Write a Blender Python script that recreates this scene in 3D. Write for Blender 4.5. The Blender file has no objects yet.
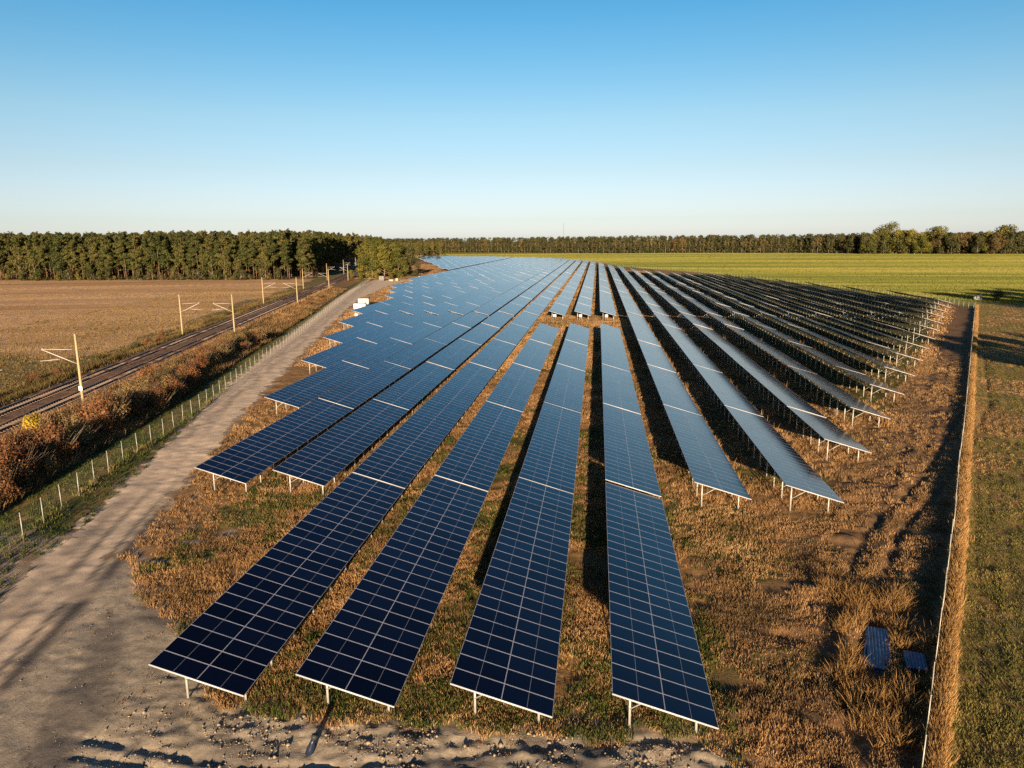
import bpy, math, random
import numpy as np
from mathutils import Matrix, Vector
rng = np.random.default_rng(11)
random.seed(5)
S = bpy.context.scene
COL = S.collection
R = math.radians

# ------------------------------------------------------------------ camera
F, H = 729.2, 21.17
pitch, yaw, roll = R(11.100), R(6.675), R(-0.450)
cy, sy = math.cos(yaw), math.sin(yaw)
fw = Vector((-sy*math.cos(pitch), cy*math.cos(pitch), -math.sin(pitch)))
rt0 = Vector((cy, sy, 0)); up0 = rt0.cross(fw)
rt = rt0*math.cos(roll) + up0*math.sin(roll)
up = -rt0*math.sin(roll) + up0*math.cos(roll)
cam = bpy.data.cameras.new('camera'); camo = bpy.data.objects.new('camera', cam); COL.objects.link(camo)
M = Matrix((rt, up, -fw)).transposed().to_4x4(); M.translation = (0, 0, H)
camo.matrix_world = M
cam.sensor_width = 36; cam.lens = F/1024*36; cam.clip_end = 20000; cam.clip_start = .5
S.camera = camo

# ------------------------------------------------------------------ light
sun_v = Vector((1.62, -15.35, 2.6)).normalized()
elev = math.asin(sun_v.z); az = math.atan2(sun_v.x, sun_v.y)
W = bpy.data.worlds.new('World'); S.world = W; W.use_nodes = True
nt = W.node_tree; bg = nt.nodes['Background']
sky = nt.nodes.new('ShaderNodeTexSky'); sky.sky_type = 'NISHITA'; sky.sun_disc = False
sky.sun_elevation = elev; sky.sun_rotation = az; sky.altitude = 60
sky.air_density = 1.0; sky.dust_density = 0.6; sky.ozone_density = 2.2
tcw = nt.nodes.new('ShaderNodeTexCoord'); sxyz = nt.nodes.new('ShaderNodeSeparateXYZ'); nt.links.new(tcw.outputs['Generated'], sxyz.inputs[0])
wr = nt.nodes.new('ShaderNodeValToRGB'); nt.links.new(sxyz.outputs['Z'], wr.inputs['Fac'])
for i, (p_, c_) in enumerate(((.0078, (1.255, 1.401, 2.292)), (.0275, (1.088, 1.168, 1.770)), (.0534, (1.095, 1.088, 1.471)), (.0916, (1.061, 1.039, 1.206)), (.1530, (.983, 1.080, 1.133)), (.2225, (.665, 1.028, 1.148)), (.2765, (.462, .971, 1.159)), (.50, (.26, .46, .74)), (.70, (.13, .24, .44)), (1., (.09, .18, .36)))):
    e_ = wr.color_ramp.elements[i] if i < 2 else wr.color_ramp.elements.new(p_)
    e_.position = p_; e_.color = (*c_, 1)
wm = nt.nodes.new('ShaderNodeMix'); wm.data_type = 'RGBA'; wm.blend_type = 'MULTIPLY'; wm.inputs['Factor'].default_value = 1
nt.links.new(sky.outputs[0], wm.inputs['A']); nt.links.new(wr.outputs['Color'], wm.inputs['B'])
nt.links.new(wm.outputs['Result'], bg.inputs[0]); bg.inputs[1].default_value = 0.055
sl = bpy.data.lights.new('sun', 'SUN'); sl.energy = 5.0; sl.angle = R(.5); sl.color = (1, .76, .50)
so = bpy.data.objects.new('sun', sl); COL.objects.link(so)
so.rotation_euler = sun_v.to_track_quat('Z', 'Y').to_euler()
S.view_settings.view_transform = 'Standard'; S.view_settings.look = 'None'
S.view_settings.exposure = 1.40; S.view_settings.gamma = 1
S.cycles.max_bounces = 6; S.cycles.transparent_max_bounces = 8
S.cycles.use_denoising = False

# ------------------------------------------------------------------ helpers
def make_mesh(name, V, faces, mats=(), mi=None, smooth=False, attrs=None):
    """faces: (n,k) int array or list of arrays with different k"""
    if isinstance(faces, np.ndarray): faces = [faces]
    faces = [f for f in faces if len(f)]
    V = np.asarray(V, np.float32)
    me = bpy.data.meshes.new(name)
    me.vertices.add(len(V)); me.vertices.foreach_set('co', V.ravel())
    tot = np.concatenate([np.full(len(f), f.shape[1], np.int32) for f in faces])
    idx = np.concatenate([f.ravel() for f in faces]).astype(np.int32)
    st = np.concatenate([[0], np.cumsum(tot)[:-1]]).astype(np.int32)
    me.loops.add(len(idx)); me.loops.foreach_set('vertex_index', idx)
    me.polygons.add(len(tot)); me.polygons.foreach_set('loop_start', st); me.polygons.foreach_set('loop_total', tot)
    for m in mats: me.materials.append(m)
    if mi is not None: me.polygons.foreach_set('material_index', np.asarray(mi, np.int32))
    if smooth: me.polygons.foreach_set('use_smooth', np.ones(len(tot), bool))
    if attrs:
        for k, v in attrs.items():
            v = np.asarray(v, np.float32)
            if v.ndim == 1:
                a = me.attributes.new(k, 'FLOAT', 'POINT'); a.data.foreach_set('value', v)
            else:
                a = me.attributes.new(k, 'FLOAT_COLOR', 'POINT'); a.data.foreach_set('color', v.ravel())
    me.update(calc_edges=True)
    return me

def link(name, me, parent=None, loc=None, rz=0.):
    o = bpy.data.objects.new(name, me); COL.objects.link(o)
    if parent: o.parent = parent
    if loc is not None: o.location = loc
    if rz: o.rotation_euler = (0, 0, rz)
    return o
def tag(o, label=None, cat=None, group=None, kind=None):
    if label: o['label'] = label
    if cat: o['category'] = cat
    if group: o['group'] = group
    if kind: o['kind'] = kind
    return o
def empty(name, loc, label, cat, group=None, rz=0.):
    o = link(name, None, None, loc, rz); o.empty_display_size = .3
    return tag(o, label, cat, group)

class MB:
    """collects boxes / tubes into one mesh"""
    def __init__(s): s.V = []; s.F4 = []; s.n = 0; s.mi = []
    def add(s, V, Fq, m=0):
        s.V.append(np.asarray(V, float)); s.F4.append(np.asarray(Fq, int) + s.n); s.n += len(V); s.mi += [m]*len(Fq)
    def box(s, c, d, ax=None, m=0):
        c = np.array(c, float); d = np.array(d, float)/2
        q = np.array([[x, y, z] for x in (-1, 1) for y in (-1, 1) for z in (-1, 1)], float)*d
        if ax is not None: q = q @ np.array(ax, float)
        s.add(q+c, [[0, 1, 3, 2], [4, 6, 7, 5], [0, 4, 5, 1], [2, 3, 7, 6], [0, 2, 6, 4], [1, 5, 7, 3]], m)
    def bar(s, a, b, w, h, m=0):
        a = np.array(a, float); b = np.array(b, float); d = b-a; L = np.linalg.norm(d); d /= L
        u = np.cross(d, [0, 0, 1.]); 
        if np.linalg.norm(u) < 1e-3: u = np.array([1., 0, 0])
        u /= np.linalg.norm(u); v = np.cross(u, d)
        s.box((a+b)/2, (L, w, h), [d, u, v], m)
    def tube(s, pts, rad, n=8, m=0, cap=True):
        pts = np.array(pts, float); rad = np.broadcast_to(rad, (len(pts),))
        d = np.gradient(pts, axis=0); d /= np.linalg.norm(d, axis=1)[:, None]
        ref = np.array([1., 0, 0]) if abs(d[0][0]) < .8 else np.array([0, 1., 0])
        V = []
        for p, t, r_ in zip(pts, d, rad):
            u = np.cross(t, ref); u /= np.linalg.norm(u); v = np.cross(t, u)
            a = np.arange(n)*2*np.pi/n
            V.append(p+r_*(np.cos(a)[:, None]*u+np.sin(a)[:, None]*v))
        k = len(pts); V = np.concatenate(V); Fq = []
        for i in range(k-1):
            for j in range(n):
                Fq.append([i*n+j, i*n+(j+1) % n, (i+1)*n+(j+1) % n, (i+1)*n+j])
        if cap:
            V = np.concatenate([V, [pts[0], pts[-1]]])
            for j in range(0, n, 2):
                Fq.append([k*n, (j+2) % n, (j+1) % n, j])
                o = (k-1)*n; Fq.append([k*n+1, o+j, o+(j+1) % n, o+(j+2) % n])
        s.add(V, Fq, m)
    def mesh(s, name, mats, smooth=False):
        return make_mesh(name, np.concatenate(s.V), np.concatenate(s.F4), mats, s.mi, smooth)
    def obj(s, name, mats, parent=None, smooth=False, **k):
        if not isinstance(mats, (list, tuple)): mats = [mats]
        return link(name, s.mesh(name, mats, smooth), parent, **k)

# ------------------------------------------------------------------ noise (numpy)
def _h(i, j, s):
    n = (i.astype(np.int64)*374761393 + j.astype(np.int64)*668265263 + s*982451653) & 0xffffffff
    n = ((n ^ (n >> 13))*1274126177) & 0xffffffff
    return ((n ^ (n >> 16)) & 0xffff)/65535.
def vn(x, y, sc, s=0):
    x = np.asarray(x, float)/sc; y = np.asarray(y, float)/sc
    i = np.floor(x); j = np.floor(y); u = x-i; v = y-j
    u = u*u*(3-2*u); v = v*v*(3-2*v)
    a = _h(i, j, s); b = _h(i+1, j, s); c = _h(i, j+1, s); d = _h(i+1, j+1, s)
    return (a*(1-u)+b*u)*(1-v)+(c*(1-u)+d*u)*v - .5
def fbm(x, y, sc, o=3, s=0):
    t = 0
    for k in range(o): t = t+vn(x, y, sc/2**k, s+k*17)*.55**k
    return t
def sm(a, b, x):
    t = np.clip((x-a)/(b-a), 0, 1); return t*t*(3-2*t)

# ------------------------------------------------------------------ site layout (metres, x across the rows, y along them)
def PL(pts):
    p = np.array(pts, float); p = p[np.argsort(p[:, 0])]
    def f(y):
        y = np.asarray(y, float)
        r_ = np.interp(y, p[:, 0], p[:, 1])
        s0 = (p[1, 1]-p[0, 1])/(p[1, 0]-p[0, 0]); s1 = (p[-1, 1]-p[-2, 1])/(p[-1, 0]-p[-2, 0])
        r_ = np.where(y < p[0, 0], p[0, 1]+s0*(y-p[0, 0]), r_)
        return np.where(y > p[-1, 0], p[-1, 1]+s1*(y-p[-1, 0]), r_)
    return f
roadL = PL([(20, -31.2), (37, -35.8), (45, -38), (56.6, -41.3), (76, -47.2), (107, -56.5), (162, -71.1), (251, -94.3), (320, -110.8), (406, -126)])
roadR = PL([(20, -26), (29.5, -28.5), (39.6, -31), (50, -34.4), (65, -38.5), (90, -45.7), (133, -56.5), (200, -73.5), (264, -88.7), (342, -101), (405, -106)])
fenL = PL([(20, -35.5), (45.1, -41.2), (52, -43.2), (62.5, -46), (74, -48), (87, -50.9), (114, -57.5), (162, -68.8), (251, -90.7), (342, -113), (400, -126)])
fenR = PL([(28, 13.5), (38, 18.4), (54, 26.3), (66, 32), (89, 43.2), (135, 65.3), (231, 111.5)])
rmid = lambda y: -71.5-.23*(np.asarray(y, float)-83)
fenF = PL([(231, 111.5), (256, 114), (302, 110.5), (371, 95), (485, 66), (600, 18), (700, 5), (770, -12), (880, -58), (950, -125), (1000, -205)])
dirtL = PL([(25, 2), (45, 11), (55, 15.7), (88, 31.2), (115, 48), (162, 71), (248, 110)])
ploughB = PL([(-640, 330), (-400, 270), (-215, 190), (-122, 135)])
yardB = lambda x: np.interp(x, [-40, -31, -27.8, -24, -19.5, -17.5, -14, 5, 7.5, 40], [46, 43, 38.5, 36, 30.8, 29, 28.1, 28.2, 25, 20])

trkx = PL([(28, 12.2), (33.9, 12.9), (41.5, 15.2), (52.6, 20.8), (68, 31.5), (98.7, 49.5), (165, 80), (240, 113)])
trk = lambda x, y: np.exp(-(np.abs(x-trkx(y))/(1.5+.012*y))**3)
def height(x, y):
    x = np.asarray(x, float); y = np.asarray(y, float)
    far = 1-sm(140, 320, y)
    z = far*(.10*fbm(x, y, 2.2, 3, 1)+.07*fbm(x, y, .55, 2, 5)) + .25*fbm(x, y, 60, 2, 9)*sm(60, 200, np.hypot(x, y))
    d = x-rmid(y); z = z+.75*(1-sm(5.2, 8.2, np.abs(d)))
    gl = x-fenL(y)
    z = z-.55*np.exp(-((gl+6)/3.0)**2)*(y < 400)
    inroad = sm(-.3, .6, x-roadL(y))*sm(-.3, .6, roadR(y)-x)
    yard = sm(-1.2, .6, yardB(x)-y)
    flat = np.maximum(inroad*(y < 410), yard)
    z = z*(1-.45*flat)
    z = z+yard*(.16*np.abs(fbm(x*.8+.5*y, y*1.3, .95, 3, 31))+.10*fbm(x, y, .42, 2, 33))*sm(-28, -12, x)
    # wheel ruts along the road and out of the yard
    for off in (1.35, 3.2):
        z = z-.06*np.exp(-((x-roadL(y)-off-.35*np.sin(y/9))/.28)**2)*(y < 200)
    for k, off in enumerate((0, 1.9)):
        ly = 24.5+1.1*np.sin(x/5+k)+off+.06*(x+10)
        z = z-yard*.09*np.exp(-((y-ly)/.25)**2)*(x > -22)
    # clods on the dirt strip by the right fence
    ds = sm(0, 2.5, x-dirtL(y))*sm(0, 1.5, fenR(y)-x)
    z = z+ds*far*(.22*fbm(x, y, 1.3, 2, 41)+.10*fbm(x, y, .4, 2, 43))
    for off in (-3.5, -5.6):
        z = z-ds*.10*np.exp(-((x-fenR(y)-off)/.5)**2)
    for o_ in (-.95, .95): z = z-.16*np.exp(-((x-trkx(y)-o_*(1+.004*y))/.38)**2)*far
    z = z+.22*np.exp(-((x-fenR(y)-.5)/.6)**2)*(y < 240)
    st = sm(.5, 2, x-fenR(y)); z = z+st*far*.018*np.sin((x*.9-y*.42)*2*np.pi/.9)*(y < 260)
    return z
def zat(x, y): return float(height(np.array([x]), np.array([y]))[0])

# ------------------------------------------------------------------ materials
def mat(name):
    m = bpy.data.materials.new(name); m.use_nodes = True
    t = m.node_tree; p = t.nodes['Principled BSDF']; p.inputs['Specular IOR Level'].default_value = .25
    return m, t, p
def N(t, ty, **k):
    n = t.nodes.new(ty)
    for a, b in k.items(): setattr(n, a, b)
    return n
def simple(name, col, rough=.6, metal=0., var=.12, sc=3., spec=.3):
    m, t, p = mat(name)
    tc = N(t, 'ShaderNodeTexCoord'); no = N(t, 'ShaderNodeTexNoise'); no.inputs['Scale'].default_value = sc; no.inputs['Detail'].default_value = 4
    t.links.new(tc.outputs['Object'], no.inputs['Vector'])
    rp = N(t, 'ShaderNodeValToRGB'); c = np.array(col)
    rp.color_ramp.elements[0].position = .3; rp.color_ramp.elements[1].position = .7
    rp.color_ramp.elements[0].color = (*(c*(1-var)), 1); rp.color_ramp.elements[1].color = (*np.minimum(c*(1+var), .95), 1)
    t.links.new(no.outputs['Fac'], rp.inputs['Fac']); t.links.new(rp.outputs['Color'], p.inputs['Base Color'])
    p.inputs['Roughness'].default_value = rough; p.inputs['Metallic'].default_value = metal; p.inputs['Specular IOR Level'].default_value = spec
    return m
def tinted(name, cols, rough=.8, trans=0., objvar=.0):
    """colour from the per-vertex 'tint' attribute"""
    m, t, p = mat(name)
    a = N(t, 'ShaderNodeAttribute', attribute_name='tint')
    rp = N(t, 'ShaderNodeValToRGB'); els = rp.color_ramp.elements
    while len(els) < len(cols): els.new(.5)
    for i, c in enumerate(cols):
        els[i].position = i/(len(cols)-1); els[i].color = (*c, 1)
    fac = a.outputs['Fac']
    if objvar:
        oi = N(t, 'ShaderNodeObjectInfo'); mm = N(t, 'ShaderNodeMath', operation='MULTIPLY_ADD'); mm.inputs[1].default_value = objvar; mm.inputs[2].default_value = -objvar/2
        t.links.new(oi.outputs['Random'], mm.inputs[0])
        ad = N(t, 'ShaderNodeMath', operation='ADD', use_clamp=True); t.links.new(fac, ad.inputs[0]); t.links.new(mm.outputs[0], ad.inputs[1]); fac = ad.outputs[0]
    t.links.new(fac, rp.inputs['Fac']); t.links.new(rp.outputs['Color'], p.inputs['Base Color'])
    p.inputs['Roughness'].default_value = rough; p.inputs['Specular IOR Level'].default_value = .12
    if trans:
        tr = N(t, 'ShaderNodeBsdfTranslucent'); t.links.new(rp.outputs['Color'], tr.inputs['Color'])
        mx = N(t, 'ShaderNodeMixShader'); mx.inputs[0].default_value = trans
        t.links.new(p.outputs[0], mx.inputs[1]); t.links.new(tr.outputs[0], mx.inputs[2])
        t.links.new(mx.outputs[0], t.nodes['Material Output'].inputs['Surface'])
    return m
def noisy(name, cols, scales, rough=.95, bump=.3, bscale=9., stretch=None, rot=0.):
    """cols: list of (colour, ...) blended by noises at the given scales"""
    m, t, p = mat(name)
    tc = N(t, 'ShaderNodeTexCoord'); mp = N(t, 'ShaderNodeMapping')
    t.links.new(tc.outputs['Object'], mp.inputs['Vector'])
    if stretch: mp.inputs['Scale'].default_value = stretch
    mp.inputs['Rotation'].default_value = (0, 0, rot)
    prev = None
    for i, (c, sc) in enumerate(zip(cols[1:], scales)):
        no = N(t, 'ShaderNodeTexNoise'); no.inputs['Scale'].default_value = sc; no.inputs['Detail'].default_value = 6; no.inputs['Roughness'].default_value = .65
        t.links.new(mp.outputs[0], no.inputs['Vector'])
        rp = N(t, 'ShaderNodeValToRGB'); rp.color_ramp.elements[0].position = .42; rp.color_ramp.elements[1].position = .60
        t.links.new(no.outputs['Fac'], rp.inputs['Fac'])
        mx = N(t, 'ShaderNodeMix', data_type='RGBA')
        t.links.new(rp.outputs['Color'], mx.inputs['Factor'])
        if prev is None: mx.inputs['A'].default_value = (*cols[0], 1)
        else: t.links.new(prev, mx.inputs['A'])
        mx.inputs['B'].default_value = (*c, 1); prev = mx.outputs['Result']
    p.inputs['Roughness'].default_value = rough; p.inputs['Specular IOR Level'].default_value = .1
    nb = N(t, 'ShaderNodeTexNoise'); nb.inputs['Scale'].default_value = bscale; nb.inputs['Detail'].default_value = 5; nb.inputs['Roughness'].default_value = .7
    t.links.new(tc.outputs['Object'], nb.inputs['Vector'])
    b = N(t, 'ShaderNodeBump'); b.inputs['Strength'].default_value = bump; b.inputs['Distance'].default_value = .08
    t.links.new(nb.outputs['Fac'], b.inputs['Height']); t.links.new(b.outputs[0], p.inputs['Normal'])
    return m, t, p, prev
def done(q): m, t, p, prev = q; t.links.new(prev, p.inputs['Base Color']); return m

# ground with masks: r = green and painted shade, g = bare sand, b = dark soil
def ground_mat():
    m, t, p, prev = noisy('ground_dry_grass', [(.26, .15, .062), (.38, .235, .105), (.15, .092, .042), (.33, .175, .070)], [.9, 4.5, .35], bump=.6, bscale=7)
    a = N(t, 'ShaderNodeAttribute', attribute_name='mask'); sp = N(t, 'ShaderNodeSeparateColor'); t.links.new(a.outputs['Color'], sp.inputs[0])
    for ch, c in ((0, (.075, .085, .022)), (1, (.34, .26, .19)), (2, (.15, .088, .046))):
        mx = N(t, 'ShaderNodeMix', data_type='RGBA'); t.links.new(sp.outputs[ch], mx.inputs['Factor']); t.links.new(prev, mx.inputs['A']); mx.inputs['B'].default_value = (*c, 1); prev = mx.outputs['Result']
    t.links.new(prev, p.inputs['Base Color']); return m
def field_mat():
    m, t, p, prev = noisy('green_crop', [(.21, .205, .035), (.25, .22, .042), (.28, .235, .06)], [.02, .05], bump=.3, bscale=3, stretch=(.25, 1.5, 1))
    # drill lines and tramlines running across the view
    tc = N(t, 'ShaderNodeTexCoord'); mp = N(t, 'ShaderNodeMapping'); mp.inputs['Rotation'].default_value = (0, 0, R(-8)); t.links.new(tc.outputs['Object'], mp.inputs['Vector'])
    wv = N(t, 'ShaderNodeTexWave'); wv.bands_direction = 'Y'; wv.inputs['Scale'].default_value = .012; wv.inputs['Distortion'].default_value = 2.5; wv.inputs['Detail'].default_value = 3; wv.inputs['Detail Scale'].default_value = .6
    t.links.new(mp.outputs[0], wv.inputs['Vector'])
    rp = N(t, 'ShaderNodeValToRGB'); rp.color_ramp.elements[0].position = .55; rp.color_ramp.elements[1].position = .95
    rp.color_ramp.elements[1].color = (.55, .55, .55, 1)
    t.links.new(wv.outputs['Fac'], rp.inputs['Fac'])
    mx = N(t, 'ShaderNodeMix', data_type='RGBA'); t.links.new(rp.outputs['Color'], mx.inputs['Factor']); t.links.new(prev, mx.inputs['A']); mx.inputs['B'].default_value = (.13, .145, .025, 1)
    t.links.new(mx.outputs['Result'], p.inputs['Base Color']); return m
M_ground = ground_mat()
def sand_mat(name):
    m, t, p, pr = noisy(name, [(.66, .505, .36), (.72, .555, .40), (.55, .42, .30)], [.5, .9], bump=.22, bscale=11)
    mp = [n for n in t.nodes if n.type == 'MAPPING'][0]; yd = None
    for i, (c, sc) in enumerate((((.38, .31, .225), .35), ((.25, .20, .148), 1.1), ((.30, .24, .17), .6), ((.44, .365, .275), 2.6))):
        no = N(t, 'ShaderNodeTexNoise'); no.inputs['Scale'].default_value = sc; no.inputs['Detail'].default_value = 7; no.inputs['Roughness'].default_value = .7; t.links.new(mp.outputs[0], no.inputs['Vector'])
        rp = N(t, 'ShaderNodeValToRGB'); rp.color_ramp.elements[0].position = .44; rp.color_ramp.elements[1].position = .62; t.links.new(no.outputs['Fac'], rp.inputs['Fac'])
        mx = N(t, 'ShaderNodeMix', data_type='RGBA'); t.links.new(rp.outputs['Color'], mx.inputs['Factor'])
        if yd is None: mx.inputs['A'].default_value = (.34, .275, .20, 1)
        else: t.links.new(yd, mx.inputs['A'])
        mx.inputs['B'].default_value = (*c, 1); yd = mx.outputs['Result']
    a = N(t, 'ShaderNodeAttribute', attribute_name='mask'); sp = N(t, 'ShaderNodeSeparateColor'); t.links.new(a.outputs['Color'], sp.inputs[0])
    m1 = N(t, 'ShaderNodeMix', data_type='RGBA'); t.links.new(a.outputs['Alpha'], m1.inputs['Factor']); t.links.new(pr, m1.inputs['A']); t.links.new(yd, m1.inputs['B'])
    mx = N(t, 'ShaderNodeMix', data_type='RGBA'); t.links.new(sp.outputs[2], mx.inputs['Factor']); t.links.new(m1.outputs['Result'], mx.inputs['A']); mx.inputs['B'].default_value = (.085, .075, .07, 1)
    t.links.new(mx.outputs['Result'], p.inputs['Base Color']); return m
M_road = sand_mat('sandy_road'); M_yard = sand_mat('trodden_sand')
M_plough = done(noisy('ploughed_soil', [(.46, .29, .165), (.52, .34, .20), (.37, .23, .13)], [.05, .035], bump=.5, bscale=2, stretch=(.22, 1.6, 1), rot=R(12)))
M_meadow = done(noisy('rough_meadow', [(.20, .145, .055), (.27, .18, .08), (.10, .085, .03), (.15, .12, .04)], [.08, .16, .5], bump=.8, bscale=1.6))
M_stubble = done(noisy('weedy_stubble', [(.25, .15, .055), (.30, .19, .08), (.15, .115, .035)], [.12, .8], bump=.8, bscale=6))
M_green = field_mat()
M_brown = done(noisy('bare_brown_soil', [(.24, .125, .060), (.28, .155, .08), (.18, .095, .05)], [.06, .2], bump=.6, bscale=2))
M_ballast = done(noisy('ballast', [(.21, .118, .068), (.26, .155, .095), (.14, .080, .048)], [.9, 3.], bump=.45, bscale=14))
M_clod = simple('sand_clod', (.24, .19, .135), .95, 0, .35, 6)
M_rail = simple('rail_steel', (.38, .34, .31), .35, .8, .1)
M_rust = simple('rail_rust', (.10, .05, .03), .8)
M_sleeper = simple('concrete_sleeper', (.20, .145, .105), .9)
M_alu = simple('anodised_frame', (.60, .60, .68), .42, .1, .05, spec=.5)
M_end = simple('end_profile_metal', (.42, .41, .42), .45, .0, .04)
M_galv = simple('galvanised_post', (.37, .36, .33), .5, .35, .12, spec=.4)
M_conc = simple('mast_concrete', (.34, .265, .155), .85, 0, .12, 2)
M_insul = simple('insulator', (.10, .06, .05), .4)
M_white = simple('white_paint', (.80, .79, .76), .6, 0, .04)
M_greyroof = simple('grey_roof', (.16, .16, .17), .7)
M_greybox = simple('grey_container', (.22, .205, .20), .6)
M_black = simple('black_mark', (.03, .03, .03), .6)
M_beige = simple('beige_crate', (.60, .44, .26), .8)
M_arm = simple('grey_bracket', (.50, .46, .40), .55, .2)
M_wire = simple('fence_wire', (.17, .20, .14), .5, .5)
M_blue = simple('dark_blue_plastic', (.012, .020, .042), .35, 0, .3)
M_bluesheet = simple('blue_sheet', (.030, .050, .105), .2, .3, .6, 2.2, .7)
M_palest = simple('pale_stone', (.26, .25, .25), .9, 0, .25)

def glass_mat():
    m, t, p = mat('solar_glass')
    uv = N(t, 'ShaderNodeUVMap'); br = N(t, 'ShaderNodeTexBrick')
    oi = N(t, 'ShaderNodeObjectInfo')
    mr = N(t, 'ShaderNodeMapRange'); mr.inputs['To Min'].default_value = .40; mr.inputs['To Max'].default_value = .62; t.links.new(oi.outputs['Random'], mr.inputs['Value']); t.links.new(mr.outputs[0], p.inputs['Specular IOR Level'])
    wn = N(t, 'ShaderNodeTexWhiteNoise', noise_dimensions='1D'); t.links.new(oi.outputs['Random'], wn.inputs['W'])
    tm_ = N(t, 'ShaderNodeMix', data_type='RGBA'); t.links.new(wn.outputs['Value'], tm_.inputs['Factor']); tm_.inputs['A'].default_value = (.94, .86, 1, 1); tm_.inputs['B'].default_value = (1, .80, .98, 1); t.links.new(tm_.outputs['Result'], p.inputs['Specular Tint'])
    no = N(t, 'ShaderNodeTexNoise'); no.inputs['Scale'].default_value = .35
    geo = N(t, 'ShaderNodeNewGeometry'); t.links.new(geo.outputs['Position'], no.inputs['Vector'])
    ad = N(t, 'ShaderNodeMath', operation='ADD'); t.links.new(oi.outputs['Random'], ad.inputs[0]); t.links.new(no.outputs['Fac'], ad.inputs[1])
    rp = N(t, 'ShaderNodeValToRGB'); rp.color_ramp.elements[0].color = (.0009, .0012, .0032, 1); rp.color_ramp.elements[1].color = (.0018, .0024, .0068, 1)
    rp.color_ramp.elements[0].position = .4; rp.color_ramp.elements[1].position = 1.3
    t.links.new(ad.outputs[0], rp.inputs['Fac'])
    # thin dark cell gaps
    br.inputs['Color1'].default_value = (1, 1, 1, 1); br.inputs['Color2'].default_value = (.88, .9, .95, 1); br.inputs['Mortar'].default_value = (.45, .45, .5, 1)
    br.offset = 0; br.inputs['Scale'].default_value = 1; br.inputs['Mortar Size'].default_value = .03; br.inputs['Brick Width'].default_value = 1; br.inputs['Row Height'].default_value = 1
    t.links.new(uv.outputs[0], br.inputs['Vector'])
    mx = N(t, 'ShaderNodeMix', data_type='RGBA', blend_type='MULTIPLY'); mx.inputs['Factor'].default_value = 1
    t.links.new(rp.outputs['Color'], mx.inputs['A']); t.links.new(br.outputs['Color'], mx.inputs['B'])
    t.links.new(mx.outputs['Result'], p.inputs['Base Color'])
    p.inputs['Roughness'].default_value = .14; p.inputs['IOR'].default_value = 1.42
    return m
M_glass = glass_mat()
M_back = simple('panel_back_dark_sides', (.05, .05, .055), .7)

# ------------------------------------------------------------------ ground sheets from one grid
def axis(segs):
    o = []
    for a, b, s in segs: o.append(np.linspace(a, b, max(2, int(round((b-a)/s))+1))[:-1])
    o.append([segs[-1][1]]); return np.concatenate(o)
def geo(a, b, n): return list(np.sign(b)*np.geomspace(abs(a), abs(b), n))
gx = np.concatenate([-np.geomspace(9000, 420, 14)[:-1], axis([(-420, -180, 5), (-180, -90, 1.3), (-90, -55, .6), (-55, -20, .3), (-20, 8, .19), (8, 36, .3), (36, 70, .45), (70, 140, 1.2), (140, 300, 5)]), np.geomspace(300, 9000, 16)[1:]])
gy = np.concatenate([[-4000, -800, -200, -60, 0], axis([(12, 24, .8), (24, 32, .17), (32, 72, .26), (72, 130, .4), (130, 220, .8), (220, 430, 1.8), (430, 1000, 6)]), np.geomspace(1000, 12000, 18)[1:]])
GX, GY = np.meshgrid(gx, gy); ny, nx = GX.shape
GZ = height(GX, GY)
green = np.zeros_like(GX); fl = GX-fenL(GY)
green = np.maximum(green, sm(-9, -6, fl)*sm(.5, -.5, GX-roadL(GY))*(.75+.7*fbm(GX, GY, 1.6, 3, 51)))
inarr = (GX > -30)*(GX < 40)*sm(-2, 4, GY-30)
green = np.maximum(green, (GX > 30)*(GX < dirtL(GY)-1)*sm(75, 95, GY)*(GY < 470)*.85)  # shade among the far right rows painted into the ground colour
green = np.maximum(green, inarr*sm(.05, .35, fbm(GX, GY, 5, 3, 53)+.05)*.8)
green = np.maximum(green, sm(1.5, -1.5, np.abs(GY-29.6)-.6)*(GX > -17)*(GX < 5.5)*(.7+fbm(GX, GY, 1.2, 2, 57)))
sand = sm(2.2, -.3, GY-yardB(GX)+1.6*fbm(GX, GY, 1.5, 3, 61))*(GX < 8)
sand = np.maximum(sand, sm(1.0, -.2, np.maximum(roadL(GY)-GX, GX-roadR(GY))+1.2*fbm(GX, GY, 1.2, 3, 63))*(GY < 410))
sand = np.maximum(sand, .8*sm(.33, .45, fbm(GX, GY, 1.6, 2, 66))*(GX < -18)*(GX > -42)*(GY < 62)*(GX > roadR(GY)))
soil = sm(-1, 2, GX-dirtL(GY)+2*fbm(GX, GY, 2.5, 3, 71))*sm(.2, -1.5, GX-fenR(GY))*(.75+.6*fbm(GX, GY, 1., 2, 73))
soil = np.maximum(soil, trk(GX, GY)*.6*(.8+.5*fbm(GX, GY, 1.5, 2, 79)))
soil = np.maximum(soil, sm(.5, -1.5, np.abs(GX-fenL(GY)-2.6+fbm(GX, GY, 2, 2, 75)*2)-.9)*.6)
soil = np.maximum(soil, sm(0, -2, np.abs(GX-rmid(GY)+9)-2.6+1.5*fbm(GX, GY, 3, 2, 76))*.9)
damp = np.zeros_like(GX)
for off, wd_, am in ((.1, .5, 1.), (-.9, .22, .9), (-2.6, .26, .8), (-3.9, .7, .6)):
    damp = np.maximum(damp, am*np.exp(-((GX-roadR(GY)-off-.25*np.sin(GY/7))/wd_)**2)*sm(66, 46, GY)*np.clip(1.0+1.3*fbm(GX, GY, 3, 2, 95), 0, 1))
damp = np.maximum(damp, .8*np.exp(-((GX+34.4+.28*(GY-41.8))/.55)**2-((GY-41.8)/2.0)**2))
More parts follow.
